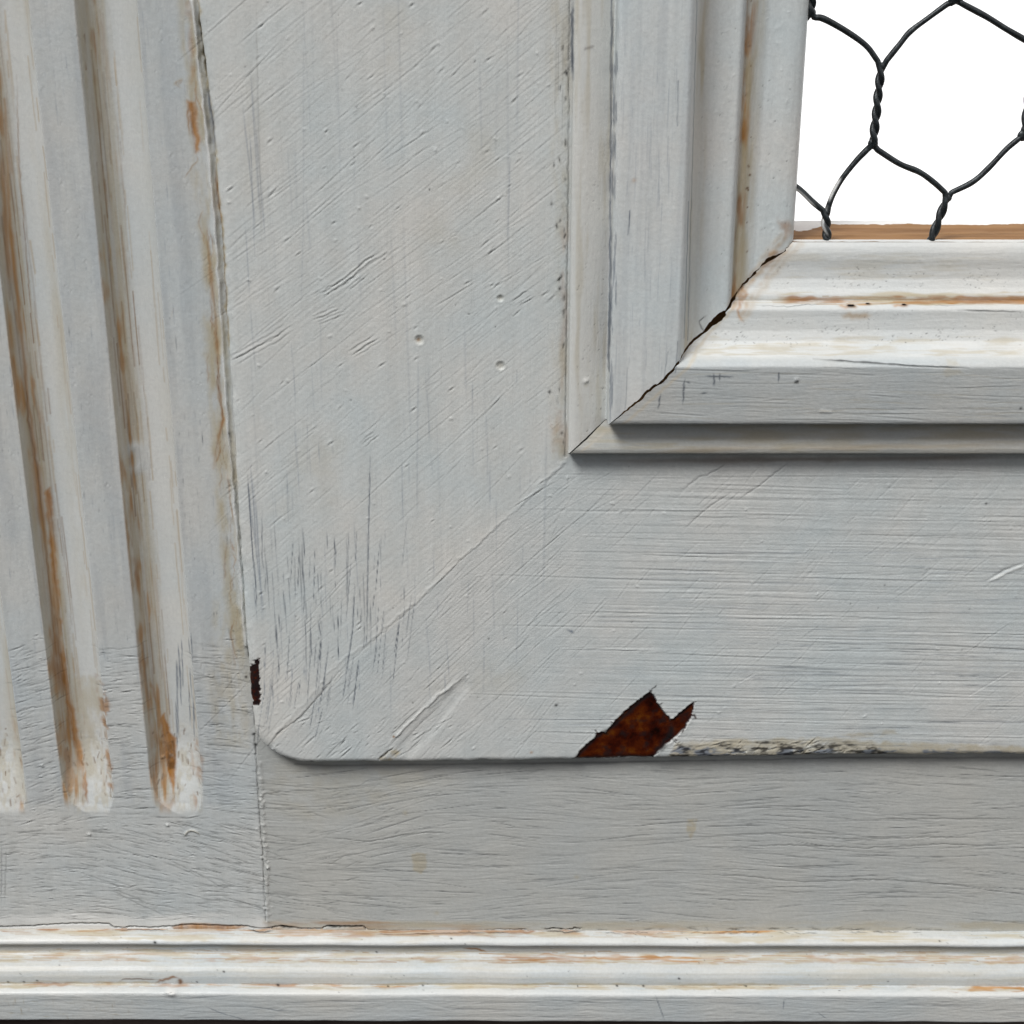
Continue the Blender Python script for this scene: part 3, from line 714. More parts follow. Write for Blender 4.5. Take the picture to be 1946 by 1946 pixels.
for pts in ([(1352, 700), (1354, 725)], [(1364, 700), (1364, 716)], [(1336, 706), (1390, 708)], [(1475, 698), (1474, 718)], [(1300, 716), (1309, 720)], [(1328, 738), (1341, 738)], [(1253, 740), (1248, 770)], [(1298, 710), (1294, 760)]):
    hand(pts, -3.6, .13, 1, [('dark', .55, 'max', 'g'), ('blue', .7, 'max', 'g')], jag=.06, step=.4)
dot((1508, 714), -3.6, .35, [('dark', .7, 'max', 'g'), ('H', .3, 'add', 'g')])
hand([(1556, 773), (1572, 775)], -3.6, .5, .6, [('H', .6, 'add', 'g'), ('white', .9, 'max', 'g')])
dot((1931, 768), -3.6, .25, [('dark', .9, 'max', 'g')])
YEL = [[(1794, 678), (1812, 678), (1816, 686), (1792, 687)], [(1782, 698), (1790, 690), (1815, 696), (1824, 700), (1790, 707)]]
for pts in YEL:
    b, m, sd = poly_mask(pts, -3.6, .3, .2, 1, 231)
    LAY['grime'][b] = np.maximum(LAY['grime'][b], .30 * m)
for off, amp_ in ((-.7, .55), (-1.3, .35), (.6, .4)):
    u0, v0 = P([1395, 1420, 1450, 1475, 1500], [585, 558, 525, 490, 462], 3.5)
    line_mm(wob(np.c_[u0 + off, v0 - off], .7, .15), .5, amp_ * rng.uniform(.2, 1.1, len(wob(np.c_[u0, v0], .7, 0))), [('rust', .8, 'max', 'g'), ('grime', .9, 'max', 'g'), ('H', .12 * (off < 0), 'add', 'g')])
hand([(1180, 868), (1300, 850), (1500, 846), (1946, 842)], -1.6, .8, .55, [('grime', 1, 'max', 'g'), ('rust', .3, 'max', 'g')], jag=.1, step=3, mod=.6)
stain('rust', [(1392, 560), (1412, 540), (1425, 560), (1400, 588)], 2, .7, .4, .4, 1.5, 245, 1.4)
# rust halo along the moulding mitre
u0, v0 = P([1400, 1440, 1470, 1500, 1520], [590, 545, 510, 475, 460], 3)
line_mm(wob(np.c_[u0 + .8, v0 - .8], .8, .2), .6, .35, [('rust', .35, 'max', 'g'), ('grime', .7, 'max', 'g'), ('white', .8, 'max', 'g')])
u0, v0 = P([1100, 1180, 1260, 1330, 1390], [852, 788, 715, 650, 590], -2.5)
line_mm(wob(np.c_[u0 + .5, v0 - .5], .8, .1), .3, .7, [('rust', .08, 'max', 'g'), ('grime', .6, 'max', 'g'), ('white', .8, 'max', 'g')])
for A in (GRIME, RUST, DARK, BLUE, BARE, WHITE):
    np.clip(A, 0, 1, out=A)
del PX0, PY0, PX3, PY3, FAN, on_door, stile, low, PIL, CRK


def sample(lay, u, v):
    A = LAY[lay]
    x = np.clip((u - U0) / RES, 0, NX - 1.01)
    y = np.clip((v - V0) / RES, 0, NY - 1.01)
    i, j = x.astype(np.int32), y.astype(np.int32)
    fx, fy = (x - i).astype(np.float32), (y - j).astype(np.float32)
    return (A[j, i] * (1 - fx) + A[j, i + 1] * fx) * (1 - fy) + (A[j + 1, i] * (1 - fx) + A[j + 1, i + 1] * fx) * fy


# ============================================================ materials
class NT:
    def __init__(s, name):
        s.m = bpy.data.materials.new(name)
        s.m.use_nodes = True
        s.t = s.m.node_tree
        s.n, s.l = s.t.nodes, s.t.links
        s.b = s.n["Principled BSDF"]

    def attr(s, name):
        a = s.n.new("ShaderNodeAttribute")
        a.attribute_name = name
        return a.outputs["Fac"]

    def pos(s):
        g = s.n.new("ShaderNodeNewGeometry")
        return g.outputs["Position"]

    def noise(s, vec, scale, detail=4, rough=.55, stretch=None, dist=0.):
        if stretch:
            mp = s.n.new("ShaderNodeMapping")
            mp.inputs["Scale"].default_value = stretch
            s.l.new(vec, mp.inputs["Vector"])
            vec = mp.outputs[0]
        n = s.n.new("ShaderNodeTexNoise")
        n.inputs["Scale"].default_value = scale
        n.inputs["Detail"].default_value = detail
        n.inputs["Roughness"].default_value = rough
        n.inputs["Distortion"].default_value = dist
        s.l.new(vec, n.inputs["Vector"])
        return n.outputs["Fac"]

    def ramp(s, fac, stops):
        r = s.n.new("ShaderNodeValToRGB")
        el = r.color_ramp.elements
        while len(el) < len(stops):
            el.new(.5)
        for e, (p, c) in zip(el, stops):
            e.position = p
            e.color = c if len(c) == 4 else (*c, 1)
        s.l.new(fac, r.inputs[0])
        return r.outputs["Color"]

    def mix(s, fac, a, b, mode='MIX'):
        m = s.n.new("ShaderNodeMix")
        m.data_type = 'RGBA'
        m.blend_type = mode
        for val, i in ((fac, 0), (a, 6), (b, 7)):
            if isinstance(val, (int, float)):
                m.inputs[i].default_value = val
            elif isinstance(val, tuple):
                m.inputs[i].default_value = (*val, 1)
            else:
                s.l.new(val, m.inputs[i])
        return m.outputs[2]

    def math(s, op, a, b=None, c=None):
        m = s.n.new("ShaderNodeMath")
        m.operation = op
        for i, v in enumerate((a, b, c)):
            if v is None:
                continue
            if isinstance(v, (int, float)):
                m.inputs[i].default_value = v
            else:
                s.l.new(v, m.inputs[i])
        return m.outputs[0]

    def bump(s, h, strength, dist):
        b = s.n.new("ShaderNodeBump")
        b.inputs["Strength"].default_value = strength
        b.inputs["Distance"].default_value = dist
        s.l.new(h, b.inputs["Height"])
        s.l.new(b.outputs[0], s.b.inputs["Normal"])


def paint(name, cool, warm, grain=(1, 1, 1), rough=.42):
    k = NT(name)
    p = k.pos()
    n1 = k.noise(p, 38, 5, .6)
    base = k.mix(k.ramp(n1, [(.36, (0, 0, 0)), (.64, (1, 1, 1))]), cool, warm)
    n2 = k.noise(p, 300, 4, .65, grain)
    base = k.mix(1.0, base, k.ramp(n2, [(.25, (.93, .93, .925)), (.75, (1.06, 1.06, 1.06))]), 'MULTIPLY')
    fine = k.noise(p, 1500, 3, .7)
    base = k.mix(1.0, base, k.ramp(fine, [(.3, (.94, .94, .94)), (.7, (1.05, 1.05, 1.05))]), 'MULTIPLY')
    c = k.mix(k.attr('white'), base, (.69, .69, .665))
    br = k.noise(p, 900, 3, .7, grain)
    var = k.ramp(br, [(.3, (.25, .25, .25)), (.7, (1, 1, 1))])
    g = k.math('MULTIPLY', k.attr('grime'), k.math('ADD', .55, k.math('MULTIPLY', br, .8)))
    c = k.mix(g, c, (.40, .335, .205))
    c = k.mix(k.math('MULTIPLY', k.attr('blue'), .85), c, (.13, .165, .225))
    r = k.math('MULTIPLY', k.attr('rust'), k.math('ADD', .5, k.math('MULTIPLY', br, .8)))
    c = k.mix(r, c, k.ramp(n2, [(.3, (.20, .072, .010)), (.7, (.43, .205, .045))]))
    wood = k.noise(p, 260, 8, .62, None, .15)
    wc = k.ramp(wood, [(.32, (.006, .0015, .001)), (.46, (.034, .0045, .0015)), (.57, (.068, .012, .002)), (.72, (.13, .042, .004))])
    c = k.mix(k.attr('bare'), c, wc)
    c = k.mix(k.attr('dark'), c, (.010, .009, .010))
    k.l.new(c, k.b.inputs["Base Color"])
    k.l.new(k.math('MULTIPLY_ADD', k.math('MAXIMUM', k.attr('dark'), k.math('MULTIPLY', k.attr('bare'), .8)), -.45, .5), k.b.inputs["Specular IOR Level"])
    rr = k.math('ADD', rough - .06, k.math('MULTIPLY', fine, .12))
    rr = k.math('ADD', rr, k.math('MULTIPLY', k.math('MAXIMUM', k.attr('dark'), k.attr('rust')), .3))
    k.l.new(rr, k.b.inputs["Roughness"])
    k.b.inputs["IOR"].default_value = 1.45
    k.bump(k.math('ADD', k.math('MULTIPLY', k.noise(p, 1100, 4, .6), .6), k.math('MULTIPLY', k.noise(p, 2600, 2, .6, grain), .4)), .9, .00010)
    return k.m


COOL, WARM = (.545, .585, .585), (.612, .606, .575)
M_door = paint('painted_timber', (.515, .558, .563), (.572, .577, .558), (1, 1, 1))
M_stile = paint('painted_timber_stile', COOL, WARM, (1, 1, .12))
M_low = paint('painted_timber_rail', (.432, .448, .440), (.475, .475, .448), (.12, 1, 1))
M_pil = paint('painted_timber_pilaster', (.488, .522, .528), (.540, .542, .520), (1, 1, .12))
M_mould = paint('painted_moulding', (.455, .488, .495), (.515, .515, .49), (.15, 1, 1))
M_mouldv = paint('painted_moulding_upright', (.555, .605, .615), (.62, .622, .60), (1, 1, .15))

k = NT('bare_pine')
p = k.pos()
n = k.noise(p, 260, 6, .65, (.10, 1, 1), 1.0)
c = k.ramp(n, [(.25, (.19, .092, .036)), (.5, (.27, .145, .06)), (.75, (.34, .195, .09))])
c = k.mix(k.attr('white'), c, (.80, .80, .78))
k.l.new(c, k.b.inputs["Base Color"])
k.b.inputs["Roughness"].default_value = .8
k.b.inputs["Specular IOR Level"].default_value = .15
k.bump(n, .5, .0003)
M_pine = k.m

k = NT('dark_wire')
p = k.pos()
n = k.noise(p, 700, 5, .65)
c = k.ramp(n, [(.3, (.006, .008, .009)), (.55, (.020, .026, .029)), (.75, (.05, .06, .062))])
c = k.mix(k.attr('white'), c, (.62, .63, .62))
k.l.new(c, k.b.inputs["Base Color"])
k.b.inputs["Roughness"].default_value = .42
k.b.inputs["Metallic"].default_value = .25
k.bump(n, .6, .0002)
M_wire = k.m

k = NT('dark_timber')
p = k.pos()
n = k.noise(p, 200, 6, .65, (.1, 1, 1), .5)
c = k.ramp(n, [(.35, (.03, .018, .014)), (.6, (.10, .07, .06)), (.75, (.2, .17, .15))])
k.l.new(c, k.b.inputs["Base Color"])
k.b.inputs["Roughness"].default_value = .75
M_dark = k.m

k = NT('white_sky')
e = k.n.new("ShaderNodeEmission")
e.inputs["Color"].default_value = (1, 1, 1, 1)
e.inputs["Strength"].default_value = 1.0
k.l.new(e.outputs[0], k.n["Material Output"].inputs["Surface"])
k.n.remove(k.b)
M_sky = k.m

WEAR = ('rust', 'grime', 'dark', 'blue', 'bare', 'white')


# ============================================================ mesh builders
def add_mesh(name, verts, quads, mat, parent, attrs=None, smooth_=True):
    """verts (n,3) in mm as (u, w, v); quads (m,4)"""
    me = bpy.data.meshes.new(name)
    used = np.unique(quads)
    remap = np.zeros(len(verts), np.int32)
    remap[used] = np.arange(len(used), dtype=np.int32)
    v = (np.asarray(verts, np.float32)[used] * MM).astype(np.float32)
    q = remap[quads].astype(np.int32)
    me.vertices.add(len(v))
    me.vertices.foreach_set("co", v.ravel())
    me.loops.add(q.size)
    me.loops.foreach_set("vertex_index", q.ravel())
    me.polygons.add(len(q))
    me.polygons.foreach_set("loop_start", np.arange(0, q.size, 4, dtype=np.int32))
    me.polygons.foreach_set("use_smooth", np.full(len(q), smooth_, bool))
    if attrs:
        for kx, a in attrs.items():
            at = me.attributes.new(kx, 'FLOAT', 'POINT')
            at.data.foreach_set("value", np.asarray(a, np.float32).ravel()[used])
    me.update(calc_edges=True)
    me.materials.append(mat)
    o = bpy.data.objects.new(name, me)
    col.objects.link(o)
    o.parent = parent
    return o


def axis(lo, a, b, hi, fine, coarse=2.0):
    parts = []
    if lo < a:
        parts.append(np.arange(lo, a - 1e-6, coarse))
    parts.append(np.arange(a, b, fine))
    if hi > b:
        parts.append(np.arange(b, hi + coarse * .5, coarse))
    return np.concatenate(parts)


def grid_quads(nu, nv):
    i = np.arange(nu - 1)
    j = np.arange(nv - 1)
    I, J = np.meshgrid(i, j)
    a = (J * nu + I).ravel()
    return np.c_[a, a + 1, a + nu + 1, a + nu]


def wear_attrs(u, v):
    return {kx: sample(kx, u, v) for kx in WEAR}


def thing(name, label, cat):
    o = bpy.data.objects.new(name, None)
    o.empty_display_size = .02
    o['label'] = label
    o['category'] = cat
    col.objects.link(o)
    return o


sky_o_parent = None
# sky behind the opening
n = 32
ang = np.linspace(-1.25, 1.25, n)
ver = [(math.sin(a) * 6000, math.cos(a) * 6000, z) for z in (-6000, 6000) for a in ang]
sk = add_mesh('sky', ver, np.array([[i, i + 1, n + i + 1, n + i] for i in range(n - 1)]), M_sky, None)
sk['kind'] = 'structure'

cab = thing('cabinet', 'weathered grey white painted cabinet with fluted pilaster, rust stained base moulding and wire netting door', 'cabinet')
door = bpy.data.objects.new('door', None)
door.empty_display_size = .02
col.objects.link(door)
cab.location = (0, 0.003, -0.128)
door.location = (0, 0, -0.0547)
bpy.context.view_layer.update()
door.parent = cab
door.matrix_parent_inverse = cab.matrix_world.inverted()
bpy.context.view_layer.update()


def fix_parent(o, par):
    o.parent = par
    o.matrix_parent_inverse = par.matrix_world.inverted()


FINE = 0.195
# ---- cabinet plane: pilaster + bottom rail
us = axis(-150, -113, 113, 150, FINE)
vs = axis(-100, -98.5, 94, 150, FINE)
U, V = np.meshgrid(us, vs)
U, V = U.ravel(), V.ravel()
Wd = np.full(U.shape, 3.0)
for (ua, ub) in FL:
    cx, hw = (ua + ub) / 2, (ub - ua) / 2
    run = smooth(-68.6, -56.0, V)              # the cutter lifts out gradually at the lower end
    hl = hw * (.80 + .20 * smooth(-69, -58, V))
    endr = np.clip((V + 68.8) / 5.0, 0, 1)
    hl = hl * np.sqrt(np.clip(1 - (1 - endr) ** 2, 0, 1)) + 1e-3
    r = np.abs(U - cx - .5 * (hw - hl)) / hl
    depth = 3.5 * smooth(-71.5, -52.0, V) * smooth(-69.2, -66.0, V)
    prof = depth * np.sqrt(np.clip(1.0 - np.clip(r, 0, 1) ** 2.2, 0, 1))
    lip = np.clip((1 - r) / .06, 0, 1)
    Wd += np.where(r < 1, prof * (lip * lip * (3 - 2 * lip)) ** .5, 0)
hgt = sample('H', U, V)
Wd = Wd - hgt
nu, nv = len(us), len(vs)
quads = grid_quads(nu, nv)
fu, fv = U[quads].mean(1), V[quads].mean(1)
hidden = (fu > door_left(fv) + 3.5) & (fv > door_bottom(fu) + 3.5)
hidden |= fv < -97.6 + base_drop(fu)
seam = np.interp(fv, [-96, -68, -56, 100], [-52.42, -52.5, -52.45, -49.0])
verts = np.c_[U, Wd, V]
att = wear_attrs(U, V)
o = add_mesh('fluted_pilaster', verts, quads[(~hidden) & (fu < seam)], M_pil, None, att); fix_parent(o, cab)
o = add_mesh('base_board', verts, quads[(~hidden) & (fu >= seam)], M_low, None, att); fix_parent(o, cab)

# ---- door face
us = axis(-54, -53.5, 113, 150, FINE)
vs = axis(-56.5, -56, 94, 150, FINE)
U, V = np.meshgrid(us, vs)
U, V = U.ravel(), V.ravel()
dl, db = U - door_left(V), V - door_bottom(U)
RC = 8.6                                         # rounded lower corner, rx 12 / ry 8
dlc, dbc = dl / 1.35, db
inside = np.minimum(dl, db)
crn = (dlc < RC) & (dbc < RC)
inside = np.where(crn, np.minimum(inside, RC - np.hypot(RC - dlc, RC - dbc)), inside)
edge_n = (clump(U, V, 3, 301) - .5) * .5
dd = inside + edge_n * smooth(2.5, .5, inside)
rr_ = np.where(db < dl, 1.3, 2.2)
q = np.clip(dd / rr_, 0, 1)
Wd = 1.1 * (1 - np.sqrt(np.clip(1 - (1 - q) ** 2, 0, 1)))
Wd = np.where(dd < 0, 1.1 + np.clip(-dd / .32, 0, 1) * 2.6, Wd)
Wd = Wd - sample('H', U, V) * np.where(dd < -.1, .3, 1)
nu, nv = len(us), len(vs)
quads = grid_quads(nu, nv)
fu, fv, fd = U[quads].mean(1), V[quads].mean(1), dd[quads].max(1)
keep = (fd > -.55) & ~((fu > MU + 7) & (fv > MV + 7))
tm = (fu - MIT1[0]) / (MIT0[0] - MIT1[0])
mit_v = MIT1[1] + tm * (MIT0[1] - MIT1[1])
is_stile = (fv > mit_v) & (fu < MU + 3)
verts = np.c_[U, Wd, V]
att = wear_attrs(U, V)
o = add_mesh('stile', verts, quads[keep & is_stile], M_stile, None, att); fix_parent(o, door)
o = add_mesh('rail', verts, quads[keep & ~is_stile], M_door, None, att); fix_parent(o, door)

# ---- swept profiles
def resample(prof, step, rnd=0.35):
    prof = np.asarray(prof, float)
    s = np.r_[0, np.cumsum(np.hypot(*(prof[1:] - prof[:-1]).T))]
    m = int(s[-1] / step) + 2
    qq = np.linspace(0, s[-1], m)
    a, b_ = np.interp(qq, s, prof[:, 0]), np.interp(qq, s, prof[:, 1])
    kk = max(1, int(rnd / step))
    ker = np.hanning(2 * kk + 3)[1:-1]
    ker /= ker.sum()
    pad = len(ker) // 2
    f = lambda z: np.convolve(np.r_[np.full(pad, z[0]), z, np.full(pad, z[-1])], ker, 'valid')
    return f(a), f(b_)


class Sweep:
    """wear of a run moulding, laid out along its length and round its profile (arc length)"""

    def __init__(s, vi, wi, drop):
        s.v, s.w, s.drop = np.asarray(vi), np.asarray(wi), drop
        s.s = np.r_[0, np.cumsum(np.hypot(np.diff(s.v), np.diff(s.w)))]

    def open(s):
        global U0, V0, NX, NY, GU, GV, LAY
        s.keep = (U0, V0, NX, NY, GU, GV, LAY)
        U0, V0, NX, NY = -152.0, -1.0, 3040, int((s.s[-1] + 2) / RES)
        GU, GV = np.meshgrid((U0 + RES * np.arange(NX)).astype(np.float32), (V0 + RES * np.arange(NY)).astype(np.float32))
        LAY = {kx: np.zeros((NY, NX), np.float32) for kx in s.keep[6]}

    def close(s):
        global U0, V0, NX, NY, GU, GV, LAY
        U0, V0, NX, NY, GU, GV, LAY = s.keep

    def at(s, x, y):
        u = P(x, y, s.w)[0]
        e = np.abs(Q(u, s.v + s.drop(u), s.w)[1] - y)
        c = np.where(e < e.min() + 1.0)[0]
        i = c[np.argmin(s.w[c])]
        return u[i], s.s[i]

    def hand(s, pxs, width, amp, jobs, step=.8, jag=0., mod=0.):
        pts = wob([s.at(*p_) for p_ in pxs], step, jag)
        n = len(pts)
        t = np.linspace(0, 1, n)
        env = np.clip(np.minimum(t, 1 - t) * 6, .25, 1) if n > 3 else np.ones(n)
        if mod:
            kn = max(3, n // 4)
            env = env * np.interp(t, np.linspace(0, 1, kn), rng.uniform(1 - mod, 1.1, kn))
        line_mm(pts, width * (.5 + .5 * env), amp * env, jobs)

    def band(s, lay, s0, s1, u0, u1, amp, seed, lo=.4, hi=.7, st=5., size=1.6, soft=.25):
        b = box(u0, u1, s0, s1, soft + .2)
        X, Y = GU[b], GV[b]
        n = clump(X / st, Y, size, seed) + .35 * (vnoise(X / 9, Y / .16, seed + 9) - .5) + .2 * (vnoise(X / 2.2, Y / .3, seed + 11) - .5)
        edge = .5 * (vnoise(X / 1.6, Y * 0, seed + 13) - .5) + .4 * (vnoise(X / 7., Y * 0, seed + 14) - .5)
        m = smooth(s0 - soft, s0 + soft, Y + edge) * smooth(s1 + soft, s1 - soft, Y + edge) * smooth(u0, u0 + 3, X) * smooth(u1, u1 - 3, X)
        LAY[lay][b] = np.maximum(LAY[lay][b], amp * m * smooth(lo, hi, n))

    def streaks(s, n, s0, s1, u0, u1, amp, jobs, ln=(1, 12), wd=(.05, .12)):
        for _ in range(n):
            uu, ss = rng.uniform(u0, u1), rng.uniform(s0, s1)
            L = math.exp(rng.uniform(math.log(ln[0]), math.log(ln[1])))
            line_mm(wob([(uu, ss), (uu + L, ss + rng.normal(0, .05))], 1.2, .03), rng.uniform(*wd), amp * rng.uniform(.3, 1), jobs)

    def flecks(s, n, s0, s1, u0, u1, r, jobs, clus=.45, seed=1):
        k = 0
        while k < n:
            uu, ss = rng.uniform(u0, u1), rng.uniform(s0, s1)
            if float(vnoise(np.float64(uu / 6), np.float64(ss / 1.5), seed)) < clus:
                n -= .05
                continue
            k += 1
            a = rng.normal(0, .6)
            L = rng.uniform(.02, .35)
            line_mm([(uu, ss), (uu + L * math.cos(a), ss + L * math.sin(a))], rng.uniform(*r), rng.uniform(.4, 1), jobs)


MP = [(0.0, 1.2), (.02, 0.0), (.06, -2.4), (.3, -2.85), (1.2, -3.05), (2.6, -2.85), (4.2, -2.45), (5.8, -2.0), (6.8, -1.7), (7.0, -1.7), (7.08, -5.2), (7.35, -5.9), (8.0, -6.1), (14, -6.5), (18.9, -6.75), (19.5, -6.3),
      (20.05, -4.9), (20.8, -2.7), (22.2, -.9), (24.2, -.15), (26.6, .15), (27.9, .2), (28.35, .4), (28.75, 1.1), (29.0, 2.0), (29.25, 2.6), (29.6, 2.5), (30.3, 2.65), (31.6, 3.5), (33.2, 4.15), (35.2, 4.35), (36.8, 4.3),
      (38.2, 4.45), (39.2, 4.8), (39.9, 5.3), (40.25, 6.0), (40.3, 6.5), (39.8, 6.9), (37.5, 7.0)]
pt, pw = resample(MP, .165, .42)
np_ = len(pt)
# ragged open mitre: half gap in mm along t
gap_pts = np.array([(0, .08), (3, .18), (5, .12), (6.5, .05), (8, .08), (10, .16), (13, .26), (18, .24), (21, .24), (24, .24), (25.0, .45), (26.0, .72), (27.0, .62), (27.8, .14), (28.6, .30), (29.5, .36), (30.5, .26), (31.3, .18), (33, .22), (35.5, .20), (37.5, .14), (38.6, .06), (40.4, .03)])
jag = np.interp(pt, np.linspace(0, 42, 120), rng.normal(0, .15, 120)) + np.interp(pt, np.linspace(0, 42, 28), rng.normal(0, .24, 28))
jag *= np.clip((pt - 6) / 12, .12, 1)
jag += np.interp(pt, [0, 28.5, 30, 33, 36.5, 38.5, 41], [0, 0, .5, 1.0, 1.0, .1, 0])
half = np.interp(pt, gap_pts[:, 0], gap_pts[:, 1]) * 1.35
s_line = np.r_[np.linspace(0, 1, 480) * 86, np.array([90, 100, 115, 135.])]
# upright: u from profile, v runs up from the mitre
uu = MU + pt * SU
vm = MV + pt * SV + jag + half
T, S = np.meshgrid(np.arange(np_), s_line)
vtop = 150.0
V = vm[T] + S * ((vtop - vm[T]) / 135.0)
U = uu[T] + 0 * S
Wd = pw[T] - sample('H', U, V)
U, V, Wd = U.ravel(), V.ravel(), Wd.ravel()
o = add_mesh('applied_moulding', np.c_[U, Wd, V], grid_quads(np_, len(s_line)), M_mouldv, None, wear_attrs(U, V)); fix_parent(o, door)
# level: v from profile, u runs right from the mitre
vv = MV + pt * SV
um = MU + pt * SU - jag * SU / SV + half
s_line2 = np.r_[np.linspace(0, 1, 540) * 100, np.array([104, 112, 125, 140.])]
T, S = np.meshgrid(np.arange(np_), s_line2)
U = um[T] + S * ((150.0 - um[T]) / 140.0)
V = vv[T] + 0 * S
Wd = pw[T] - sample('H', U, V)
tl = pt[T].ravel()
U, V, Wd = U.ravel(), V.ravel(), Wd.ravel()
sw = Sweep(vv, pw, lambda u: 0 * u)
SL = sw.s
def s_t(t, k=0):
    # arc length where the profile reaches t
    return float(np.interp(t, pt[:np.argmax(pt)], SL[:np.argmax(pt)]))
sw.open()
ST = [('rust', .75, 'max', 'g'), ('grime', .8, 'max', 'g'), ('dark', .15, 'max', 'g')]
SG = [('grime', .8, 'max', 'g')]
LAY['H'] += .03 * (clump(GU / 2, GV, 1.5, 251) - .5) + .012 * aniso(GU, GV, 0, 20, .5, 253) + .012 * (clump(GU, GV, .5, 255) - .5)
g0, g1 = s_t(28.7), s_t(30.2)
sw.band('rust', g0 + .7, g1 - .1, 48, 120, .85, 261, .38, .62, 6)
sw.band('rust', g0 + .8, g1 - .2, 78, 120, .9, 262, .1, .4, 6)
sw.band('grime', g0 + .2, g1 + .5, 40, 125, .75, 263, .25, .65, 6)
sw.band('grime', s_t(20.4), s_t(23), 20, 125, .45, 264, .42, .75, 4, 1.3)
sw.band('grime', s_t(33), s_t(38), 42, 125, .22, 265, .45, .8, 4, 1.8)
sw.band('grime', s_t(1), s_t(6), 12, 125, .45, 266, .42, .75, 5, 1.8)
sw.band('white', s_t(20.2), s_t(22.6), 20, 125, .5, 267, .2, .6, 5)
sw.streaks(120, g0 + .4, g1, 46, 112, .8, ST)
sw.streaks(60, s_t(20.1), s_t(23.5), 22, 112, .35, SG)
sw.streaks(50, s_t(.5), s_t(6.5), 14, 112, .4, SG, (2, 16))
sw.flecks(120, s_t(21.5), s_t(25), 36, 100, (.04, .08), [('dark', .9, 'max', 'g'), ('H', -.08, 'add', 'g')], .42, 271)
sw.flecks(80, s_t(25), s_t(28), 36, 100, (.035, .06), [('dark', .7, 'max', 'g')], .5, 272)
sw.flecks(110, s_t(31.5), s_t(35.5), 48, 100, (.035, .07), [('dark', .85, 'max', 'g'), ('H', -.08, 'add', 'g')], .45, 273)
sw.flecks(140, s_t(20.5), s_t(39), 30, 100, (.12, .28), [('H', .05, 'add', 'g')], .2, 274)
for (x, y, r) in ((1617, 581, .42), (1649, 577, .34), (1718, 579, .36)):
    sw.hand([(x - 6 * (r > .4), y), (x + 6 * (r > .4) + 2, y)], r, 1.2, [('dark', 1, 'max', 'g'), ('rust', 1, 'max', 'g'), ('H', -.5, 'add', 'g')], .3)
    sw.hand([(x - 22, y + 1), (x + 12, y)], r * 1.1, .9, [('rust', .8, 'max', 'g')], .5, .1)
sw.hand([(1600, 598), (1625, 600), (1655, 598)], .5, .55, [('rust', .7, 'max', 'g'), ('grime', .8, 'max', 'g')], .6, .15)
sw.hand([(1425, 580), (1500, 582), (1530, 578), (1580, 576)], .10, 1, [('dark', .9, 'max', 'g'), ('H', -.2, 'add', 'g')], .5, .09, .5)
sw.hand([(1735, 578), (1800, 580), (1850, 579)], .09, .9, [('dark', .9, 'max', 'g'), ('H', -.15, 'add', 'g')], .5, .09, .8)
sw.hand([(1820, 589), (1946, 592)], .09, 1, [('dark', .9, 'max', 'g'), ('H', -.15, 'add', 'g')], 1, .03)
TT, _ = np.meshgrid(SL, s_line2)
AR = TT.ravel()
extra = {kx: sample(kx, U, AR) for kx in LAY}
sw.close()
att = wear_attrs(U, V)
att = {kx: np.maximum(att[kx], extra[kx]) for kx in att}
Wd = Wd - extra['H']
o = add_mesh('applied_moulding', np.c_[U, Wd, V], grid_quads(np_, len(s_line2))[:, ::-1], M_mould, None, att); fix_parent(o, door)

# ---- base moulding
BP = [(-97.0, 3.6), (-97.35, 3.0), (-97.6, 2.1), (-97.95, .95), (-98.35, .3), (-98.85, 0), (-99.25, .1), (-99.55, .55), (-99.75, 1.2), (-101.7, 1.35), (-102.25, 1.0), (-102.7, .2), (-102.95, -.8), (-103.4, -1.8), (-104.1, -2.5), (-105.1, -2.95),
      (-106.3, -3.05), (-107.0, -2.95), (-107.12, -3.3), (-107.3, -4.6), (-107.5, -5.1), (-107.9, -5.35), (-114.3, -5.4), (-114.65, -5.15), (-114.8, -4.6), (-114.85, 0), (-114.85, 8)]
bv, bw = resample([(a, b_) for a, b_ in BP], .16, .45)
us = axis(-150, -114, 113, 150, .25)
T, S = np.meshgrid(np.arange(len(bv)), us)
wavy = (np.interp(us, np.linspace(-160, 160, 41), rng.normal(0, .08, 41)))
V = bv[T] + base_drop(S) + np.interp(S, us, wavy)
U = S + 0.0
Wd = bw[T] - sample('H', U, V)
U, V, Wd = U.ravel(), V.ravel(), Wd.ravel()
sw = Sweep(bv, bw, base_drop)
BA = np.array(BP)
BS = np.r_[0, np.cumsum(np.hypot(*np.diff(BA, axis=0).T))]
BS *= sw.s[-1] / BS[-1]
sw.open()
LAY['H'] += .04 * (clump(GU / 2.5, GV, 1.6, 281) - .5) + .014 * aniso(GU, GV, 0, 24, .5, 283) + .012 * (clump(GU, GV, .5, 285) - .5)
j_, b_, c_, f_, e_, t_, l_ = BS[1], BS[4], BS[7], BS[9], BS[12], BS[17], BS[20]
sw.band('rust', f_ + .3, e_ - .4, -112, 114, .5, 291, .48, .7, 6, .9)
sw.band('rust', f_ + .5, e_ - .6, -5, 48, .85, 292, .42, .7, 8, 1.0, .15)
sw.band('grime', f_ - .2, e_ + .1, -114, 116, .6, 293, .38, .72, 6, 1.0)
sw.band('grime', c_, f_, -114, 116, .35, 294, .4, .75, 6)
sw.band('grime', j_ - .5, b_, -114, 116, .6, 295, .36, .72, 6)
sw.band('rust', j_ - .5, j_ + 1.6, -52, 40, .55, 296, .42, .68, 6)
sw.band('rust', j_ - .5, j_ + .9, -114, -60, .4, 297, .5, .72, 5)
sw.band('rust', j_ - .4, j_ + .5, -114, 60, .8, 308, .45, .66, 5, .9, .15)
